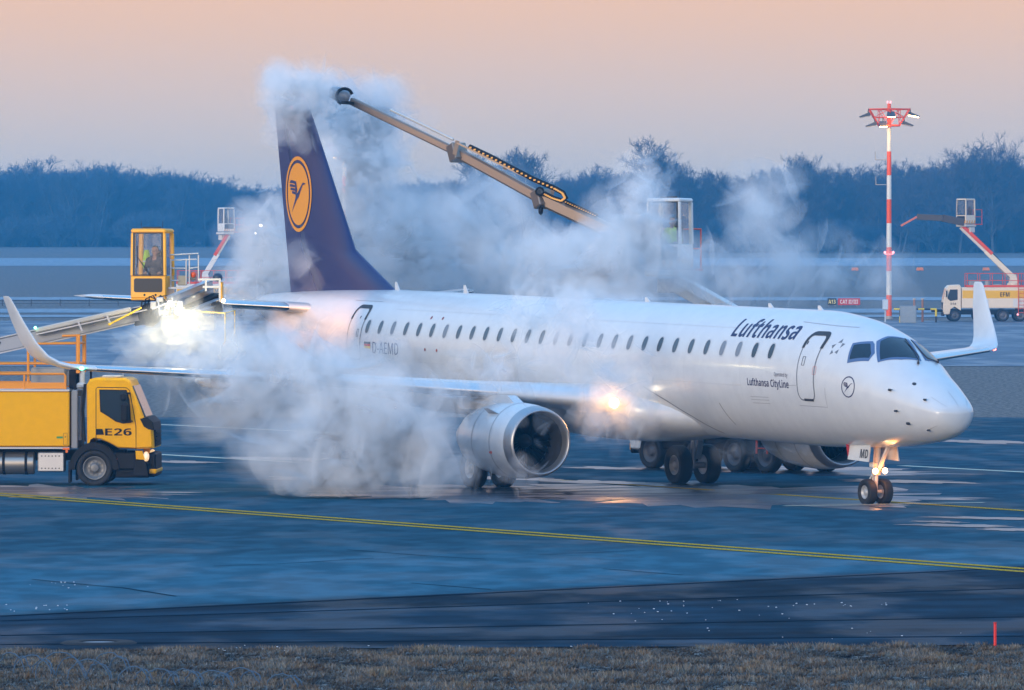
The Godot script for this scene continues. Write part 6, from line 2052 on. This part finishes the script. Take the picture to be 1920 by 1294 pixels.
func build_other_trucks():
	# right
	var d := 460.0
	var xf := Transform3D(Basis(-RT, Vector3.UP, FH), spot(side(1788, d), d))
	deicer("deicing_truck", "white and yellow de-icing truck with red rails and raised boom, far right", xf, {"number": "E14", "lamps": true, "root": Vector3(-4.65, 3.45, 0), "tip": Vector3(-0.55, 7.35, 0), "cab": Vector3(-0.95, 7.62, 0), "turn": PI * 0.75,
		"arm_m": [mat("arm_dark", Color(0.07, 0.06, 0.055), 0.5), mat("arm_dark", Color(0.07, 0.06, 0.055), 0.5), mat("arm_red", Color(0.60, 0.16, 0.09), 0.5)], "arm": [Vector3(-0.75, 7.72, -0.45), Vector3(0.9, 8.05, -0.7), Vector3(2.9, 8.15, -0.7), Vector3(4.15, 7.45, -0.7)], "arm_w": [0.50, 0.42, 0.14]})
	# far left
	d = 480.0
	xf = Transform3D(Basis(RT, Vector3.UP, -FH), spot(side(492, d), d))
	var o := deicer("deicing_truck", "distant de-icing truck with white cabin and red rails, behind the yellow cabin", xf, {"number": "E12", "root": Vector3(-4.65, 3.45, 0), "tip": Vector3(-2.7, 6.65, 0), "cab": Vector3(-2.95, 6.92, 0), "turn": 0.5, "plat": -PI / 2,
		"arm": [Vector3(-2.0, 7.0, 0.3), Vector3(-0.6, 7.35, 0.3), Vector3(0.4, 7.3, 0.3)], "arm_w": [0.3, 0.2]})
	for q in [[489, 423, 0.11], [479, 437, 0.07], [457, 564, 0.12]]:
		var g := G.new()
		g.ell(xf.affine_inverse() * at(q[0], q[1], d - 1.5), Vector3.ONE * q[2])
		obj("work_lamp", g, glow("far_work_lamp", Color(1.0, 0.86, 0.66), 10.0), o)
	# behind the airliner
	var hx := (-RT * 0.6 + FH * 0.8).normalized()
	var hz := hx.cross(Vector3.UP).normalized()
	var fr := flat(1225, 879.5)
	xf = Transform3D(Basis(hx, Vector3.UP, hz), fr + hz * 1.02)
	var inv := xf.affine_inverse()
	var L := func(px: float, py: float, dd: float) -> Vector3: return inv * at(px, py, dd)
	var cb: Vector3 = L.call(1256, 503, 164.3)
	o = deicer("deicing_truck", "de-icing truck with white cabin behind the airliner, long spray arm over the fuselage", xf, {"number": "E23", "pale": true, "root": Vector3(-4.65, 3.4, 0), "tip": cb + Vector3(-0.1, -0.5, 0.1), "cab": cb, "turn": deg_to_rad(-146.8)})
	var n := (-FH * 0.94 - RT * 0.34).normalized()
	var fz := (inv.basis * n).normalized()
	var fx := Vector3.UP.cross(fz).normalized()
	seated_person("person in a yellow safety vest sitting in the white cabin above the airliner", xf * Transform3D(Basis(fx, Vector3.UP, fz), cb) * Transform3D(Basis(), Vector3(0.05, 0.56, -0.08)), Color(0.40, 0.65, 0.03), false, true)
	# its spray arm
	var tan_ := mat("arm_tan", Color(0.26, 0.19, 0.145), 0.35, 0.5)
	var bright := mat("arm_bright", Color(0.27, 0.21, 0.165), 0.3, 0.6)
	var blk := mat("truck_black", Color(0.014, 0.014, 0.016), 0.55)
	blk.metallic_specular = 0.25
	var p := [L.call(1235, 478, 163.9), L.call(1185, 452, 163.8), L.call(1016, 373, 165.2), L.call(858, 286, 166.6), L.call(668, 194, 168.2)]
	var ws := [0.30, 0.38, 0.30, 0.22]
	for i in 4:
		var g := G.new()
		var r: float = ws[i] / 2
		var up := Vector3.UP
		g.bar(p[i], p[i + 1] + (p[i + 1] - p[i]).normalized() * 0.2, ws[i] * 0.8, ws[i], up, r * 0.35)
		obj("spray_arm", g, bright if i == 1 else tan_, o)
	for i in [2, 3]:
		var g := G.new()
		g.box(p[i], Vector3(0.34, 0.50, 0.5), 0.03, Basis(Vector3.BACK, -0.4))
		obj("arm_collar", g, bright, o)
	var g := G.new()
	g.tube([L.call(732, 206, 167.7), L.call(790, 233, 167.2), L.call(850, 262, 166.6)], 0.035, 8)
	obj("guide_rod", g, mat("rod_white", Color(0.62, 0.58, 0.52), 0.3, 0.5), o)
	g = G.new()
	for e in [[[858, 264], [852, 290]], [[950, 308], [946, 318]], [[1038, 350], [1034, 366]]]: g.bar(L.call(e[0][0], e[0][1], 166.3), L.call(e[1][0], e[1][1], 166.3), 0.06, 0.12)
	g.bar(L.call(858, 268, 166.3), L.call(1010, 344, 165.2), 0.08, 0.05)
	obj("chain_tray", g, bright, o)
	var path := [[880, 275, 166.2], [920, 294, 165.9], [960, 315, 165.6], [1000, 336, 165.2], [1040, 353, 164.9], [1056, 362, 164.8], [1061, 371, 164.8], [1054, 377, 164.8], [1038, 372, 164.9], [1020, 363, 165.0]]
	var pts := []
	for q in path: pts.append(L.call(q[0], q[1], q[2]))
	g = G.new()
	g.tube(pts, 0.075, 8)
	var pts2 := [L.call(1060, 378, 164.7), L.call(1090, 392, 164.5), L.call(1119, 405, 164.3)]
	g.tube(pts2, 0.06, 8)
	obj("cable_chain", g, blk, o)
	g = G.new()
	for i in pts.size() - 1:
		for j in 5:
			var c: Vector3 = pts[i].lerp(pts[i + 1], (j + 0.5) / 5.0)
			g.box(c - fz * -0.07, Vector3(0.06, 0.045, 0.04), 0.0, Basis(fx, Vector3.UP, fz))
	for j in 14: g.box(pts2[0].lerp(pts2[2], (j + 0.5) / 14.0) + fz * 0.06, Vector3(0.035, 0.03, 0.03), 0.0, Basis(fx, Vector3.UP, fz))
	obj("chain_links", g, mat("link_amber", Color(0.75, 0.33, 0.03), 0.4), o)
	g = G.new()
	var ring := []
	for j in 15: ring.append(L.call(1012 + cos(TAU * j / 14) * 7, 359 + sin(TAU * j / 14) * 7, 164.9))
	g.tube(ring, 0.03, 6)
	g.bar(L.call(1021, 381, 165.0), L.call(1014, 399, 165.0), 0.05, 0.05)
	g.ell(L.call(1014, 395, 165.0), Vector3(0.07, 0.12, 0.07))
	obj("hose_reel", g, blk, o)
	g = G.new()
	var ax: Vector3 = (L.call(620, 172, 168.3) - L.call(650, 182, 168.3)).normalized()
	var hc: Vector3 = L.call(648, 181, 168.3)
	g.lathe(hc, ax, [Vector2(-0.12, 0.001), Vector2(-0.12, 0.16), Vector2(0.0, 0.22), Vector2(0.30, 0.20), Vector2(0.46, 0.14), Vector2(0.50, 0.06)], 20)
	obj("spray_head", g, mat("head_grey", Color(0.30, 0.31, 0.33), 0.4, 0.3), o)
	g = G.new()
	ring = []
	for j in 11: ring.append(L.call(646 + cos(2.0 + j * 0.40) * 15, 181 + sin(2.0 + j * 0.40) * 15, 168.0))
	g.tube(ring, 0.045, 7)
	g.bar(L.call(640, 192, 168.0), L.call(664, 194, 168.0), 0.1, 0.09)
	obj("head_clamp", g, blk, o)
	# amber blocks of its striped front bumper
	for q in [-0.9, 0.0, 0.9]:
		g = G.new()
		g.box(Vector3(0.94, 0.62, q), Vector3(0.06, 0.2, 0.42), 0.01)
		obj("bumper_block", g, mat("link_amber", Color(0.75, 0.33, 0.03), 0.4), o)

# ---------- steam ----------
func steam(called: String, label: String, puffs: Array, sd: int):
	# drifting vapour: thousands of soft curved wisps strewn through the volume, thick where the turbulence is
	rng.seed = sd
	var n := FastNoiseLite.new(); n.seed = sd; n.frequency = 0.34; n.fractal_octaves = 3; n.noise_type = FastNoiseLite.TYPE_SIMPLEX_SMOOTH
	var n2 := FastNoiseLite.new(); n2.seed = sd + 50; n2.frequency = 0.6; n2.fractal_octaves = 3; n2.noise_type = FastNoiseLite.TYPE_SIMPLEX_SMOOTH
	var v := PackedVector3Array()
	var c := PackedColorArray()
	var nn := PackedVector3Array()
	var ix := PackedInt32Array()
	for u in puffs:
		var ctr := at(u[0], u[1], u[2])
		var k: float = u[2] / FOCAL
		var left: int = int(u[6] * STEAM)
		var tries := 0
		while left > 0 and tries < 20000:
			tries += 1
			var s := Vector3(rng.randfn(), rng.randfn(), rng.randfn()).normalized() * pow(rng.randf(), 0.45)
			var q: Vector3 = ctr + RT * (s.x * u[3] * k) + Vector3(0, s.y * u[4] * k, 0) + FH * (s.z * u[5])
			if q.y < 0.12: continue
			if rng.randf() > 0.75 + 0.9 * n.get_noise_3dv(q): continue
			left -= 1
			var rad := rng.randf_range(0.45, 1.15) * clampf(minf(u[3], u[4]) * k * 0.75, 0.28, 1.0)
			var a := Vector3(rng.randfn(), rng.randfn(), rng.randfn()).normalized()
			var b := a.cross(Vector3(rng.randfn(), rng.randfn(), rng.randfn())).normalized()
			var d := a.cross(b)
			var edge := 1.0 - 0.35 * s.length()
			var k0 := v.size()
			for ring in 4:
				for j in (1 if ring == 0 else 10):
					var an := TAU * (j + 0.5 * (ring & 1)) / 10.0
					var rr: float = [0.0, 0.36, 0.70, 1.0][ring] * rad
					var w: Vector3 = q + (b * cos(an) + d * sin(an)) * rr - a * rr * rr / rad * 0.22
					if w.y < 0.05: w.y = 0.05
					v.append(w)
					nn.append(a)
					c.append(Color(1, 1, 1, [1.0, 0.97, 0.70, 0.0][ring] * u[7] * edge * clampf(0.90 + 0.75 * n2.get_noise_3dv(w), 0.05, 1.0)))
			for j in 10:
				var j1 := (j + 1) % 10
				for t in [[0, 1 + j1, 1 + j], [1 + j, 1 + j1, 11 + j], [1 + j1, 11 + j1, 11 + j], [11 + j, 11 + j1, 21 + j1], [11 + j, 21 + j1, 21 + j]]:
					for x in t: ix.append(k0 + x)
	var ar := []
	ar.resize(Mesh.ARRAY_MAX)
	ar[Mesh.ARRAY_VERTEX] = v; ar[Mesh.ARRAY_NORMAL] = nn; ar[Mesh.ARRAY_COLOR] = c; ar[Mesh.ARRAY_INDEX] = ix
	var am := ArrayMesh.new()
	am.add_surface_from_arrays(Mesh.PRIMITIVE_TRIANGLES, ar)
	var m := mat("vapour", Color(0.985, 0.985, 0.985), 1.0)
	m.albedo_color.a = 0.299
	m.metallic_specular = 0.0
	m.vertex_color_use_as_albedo = true
	m.transparency = BaseMaterial3D.TRANSPARENCY_ALPHA
	m.backlight_enabled = true
	m.backlight = Color(1, 1, 1)
	var o := obj(called, am, m)
	tag(o, label, "steam", "", "stuff")

const STEAM := 0.44

func make_sky() -> ImageTexture:
	# dawn: grey-blue earth shadow low down, a rose belt above it, blue overhead; the glow of the coming sun behind the photographer
	var w := 1024
	var h := 512
	var im := Image.create(w, h, false, Image.FORMAT_RGBF)
	var keys := [[-90.0, Color(0.05, 0.08, 0.11)], [-0.2, Color(0.10, 0.14, 0.18)], [0.0, Color(0.47, 0.46, 0.40)], [1.0, Color(0.50, 0.455, 0.38)], [1.9, Color(0.57, 0.43, 0.33)], [2.8, Color(0.67, 0.41, 0.25)], [5.0, Color(0.72, 0.49, 0.37)], [9.0, Color(0.55, 0.55, 0.58)], [16.0, Color(0.36, 0.58, 0.86)], [30.0, Color(0.28, 0.58, 1.02)], [60.0, Color(0.23, 0.54, 1.03)], [90.0, Color(0.21, 0.50, 1.0)]]
	var sun := Vector2(-FH.x, -FH.z).rotated(0.65)
	for y in h:
		var el := 90.0 - (y + 0.5) * 180.0 / h
		var i := 0
		while i < keys.size() - 2 and el > keys[i + 1][0]: i += 1
		var t := clampf((el - keys[i][0]) / (keys[i + 1][0] - keys[i][0]), 0, 1)
		var base: Color = keys[i][1].lerp(keys[i + 1][1], t)
		for x in w:
			var u := (x + 0.5) / w * TAU
			var d := Vector2(sin(u), -cos(u)).dot(sun)
			var c := base
			if el > 0.0:
				var g := pow(clampf(d * 0.5 + 0.5, 0, 1), 6.0) * exp(-el / 9.0)
				c += Color(4.0, 2.9, 1.9) * g
			im.set_pixel(x, y, c)
	return ImageTexture.create_from_image(im)

func _ready():
	RT = Vector3(0.455036, 0, -0.890473).normalized()
	FH = Vector3(FW.x, 0, FW.z).normalized()
	UPV = RT.cross(FW.normalized()).normalized()
	rng.seed = 7
	# camera
	var cam := Camera3D.new()
	cam.name = "camera"
	cam.fov = 6.690870
	cam.near = 0.5
	cam.far = 6000.0
	add_child(cam)
	cam.look_at_from_position(CAM, CAM + FW * 100.0, Vector3.UP)
	# sky, air, exposure
	var we := WorldEnvironment.new()
	we.name = "environment"
	var e := Environment.new()
	e.background_mode = Environment.BG_SKY
	e.tonemap_mode = Environment.TONE_MAPPER_LINEAR
	e.tonemap_exposure = 1.52
	var sk := PanoramaSkyMaterial.new()
	sk.panorama = make_sky()
	e.sky = Sky.new()
	e.sky.sky_material = sk
	e.fog_enabled = true
	e.fog_density = 0.0004
	e.fog_light_color = Color(0.09, 0.52, 1.0).linear_to_srgb()
	e.sdfgi_enabled = true
	e.ssao_enabled = true
	e.ssil_enabled = true
	we.environment = e
	add_child(we)
	# the first light from behind the photographer
	var sun := DirectionalLight3D.new()
	sun.name = "sun"
	sun.light_energy = 0.38
	sun.light_color = Color(1.0, 0.92, 0.82)
	sun.light_angular_distance = 14.0
	sun.shadow_enabled = true
	add_child(sun)
	var sd := (FH.rotated(Vector3.UP, -0.55) + Vector3(0, -0.13, 0)).normalized()
	sun.look_at_from_position(Vector3(0, 50, 0), Vector3(0, 50, 0) + sd, Vector3.UP)
	build_land()
	build_trees()
	build_plane()
	build_e26()
	build_other_trucks()
	build_field()
	build_grass()
	steam("spray_steam", "thick bright steam spreading from the lit spray nozzle over the right wing", [[350, 630, 150.3, 85, 70, 0.8, 70, 0.8], [290, 668, 150.0, 95, 50, 1.2, 80, 0.95], [420, 655, 149.6, 120, 75, 1.8, 130, 1.0], [440, 750, 147.0, 140, 85, 1.8, 150, 0.9], [560, 700, 145.2, 150, 85, 1.8, 180, 1.0], [620, 840, 143.8, 180, 95, 2.0, 270, 1.0], [720, 770, 143.6, 150, 95, 1.6, 190, 0.95], [780, 860, 142.6, 110, 75, 1.3, 120, 0.9], [860, 730, 142.6, 150, 45, 1.0, 90, 0.7], [640, 660, 157, 130, 45, 1.6, 80, 0.8], [330, 688, 146.4, 75, 32, 0.5, 60, 1.0], [430, 698, 146.3, 85, 36, 0.5, 80, 1.0], [525, 706, 146.2, 75, 36, 0.5, 70, 1.0], [770, 722, 146.0, 70, 26, 0.5, 40, 0.8], [690, 880, 143.0, 130, 60, 1.4, 130, 0.9]], 101)
	steam("tail_steam", "steam cloud wrapped round the top of the dark blue tail", [[560, 172, 167.0, 75, 55, 1.8, 190, 1.0], [645, 195, 170.6, 115, 65, 1.8, 220, 1.0], [550, 235, 166.2, 65, 55, 1.0, 90, 0.9], [725, 225, 170.5, 90, 60, 1.6, 80, 0.7], [525, 220, 169.5, 40, 60, 1.3, 45, 0.8], [535, 190, 166.0, 50, 38, 0.8, 90, 1.0], [590, 160, 168.6, 55, 40, 1.0, 70, 0.9]], 102)
	steam("tail_side_steam", "bluish steam at the left of the tail, behind the stabilizer", [[495, 470, 171.0, 75, 95, 2.2, 160, 1.0], [455, 535, 172, 60, 50, 1.8, 80, 0.9], [560, 490, 166.2, 60, 80, 0.8, 40, 0.6], [520, 390, 171.5, 40, 65, 1.5, 60, 0.8], [560, 630, 162.5, 75, 50, 1.4, 80, 0.8], [480, 625, 167.0, 100, 40, 1.6, 80, 0.7], [485, 545, 171.0, 75, 50, 2.0, 120, 1.0]], 103)
	steam("backdrop_steam", "wide pale steam bank behind the fuselage, between the tail and the white cabin", [[690, 310, 174, 100, 120, 3.5, 190, 0.8], [760, 450, 174, 150, 100, 4.0, 280, 1.0], [890, 440, 173, 150, 110, 4.0, 280, 0.9], [1000, 500, 170, 150, 65, 3.5, 220, 1.0], [640, 420, 174, 70, 120, 2.5, 120, 0.8], [655, 285, 174.5, 65, 70, 2.5, 110, 0.95]], 104)
	steam("crown_steam", "steam billowing over the middle of the fuselage in front of the white cabin", [[1120, 495, 159.5, 160, 85, 2.6, 300, 1.0], [1180, 405, 161.5, 70, 95, 2.0, 150, 1.0], [1245, 470, 162.0, 60, 45, 1.5, 60, 0.9], [1080, 570, 151.5, 170, 52, 1.8, 250, 0.95], [1290, 515, 161.2, 110, 70, 2.0, 130, 0.85], [1215, 330, 163, 60, 40, 1.5, 55, 0.8]], 105)
	steam("drifting_steam", "thin wisps of steam drifting right of the white cabin towards the mast", [[1430, 395, 168, 75, 95, 2.2, 120, 0.85], [1490, 500, 170, 130, 75, 3.0, 170, 0.75], [1630, 515, 172, 110, 60, 3.0, 80, 0.5]], 106)
	steam("fuselage_steam", "thin veil of steam running over the cabin windows in the middle", [[1060, 625, 142.6, 120, 65, 1.2, 100, 0.8], [940, 690, 142.6, 150, 55, 1.2, 110, 0.9], [1140, 700, 140.8, 100, 60, 1.0, 55, 0.7]], 107)
	steam("wing_root_steam", "warmly lit steam in front of the landing light and the engine", [[1162, 764, 145.6, 80, 66, 0.45, 95, 0.6], [1150, 790, 143.4, 95, 60, 0.9, 70, 0.45], [1000, 800, 142.6, 55, 40, 0.4, 16, 0.4], [940, 890, 143.0, 90, 40, 0.8, 40, 0.5]], 108)
	steam("belly_steam", "faint mist under the belly behind the landing gear", [[1420, 845, 147.5, 170, 32, 1.5, 60, 0.4]], 109)
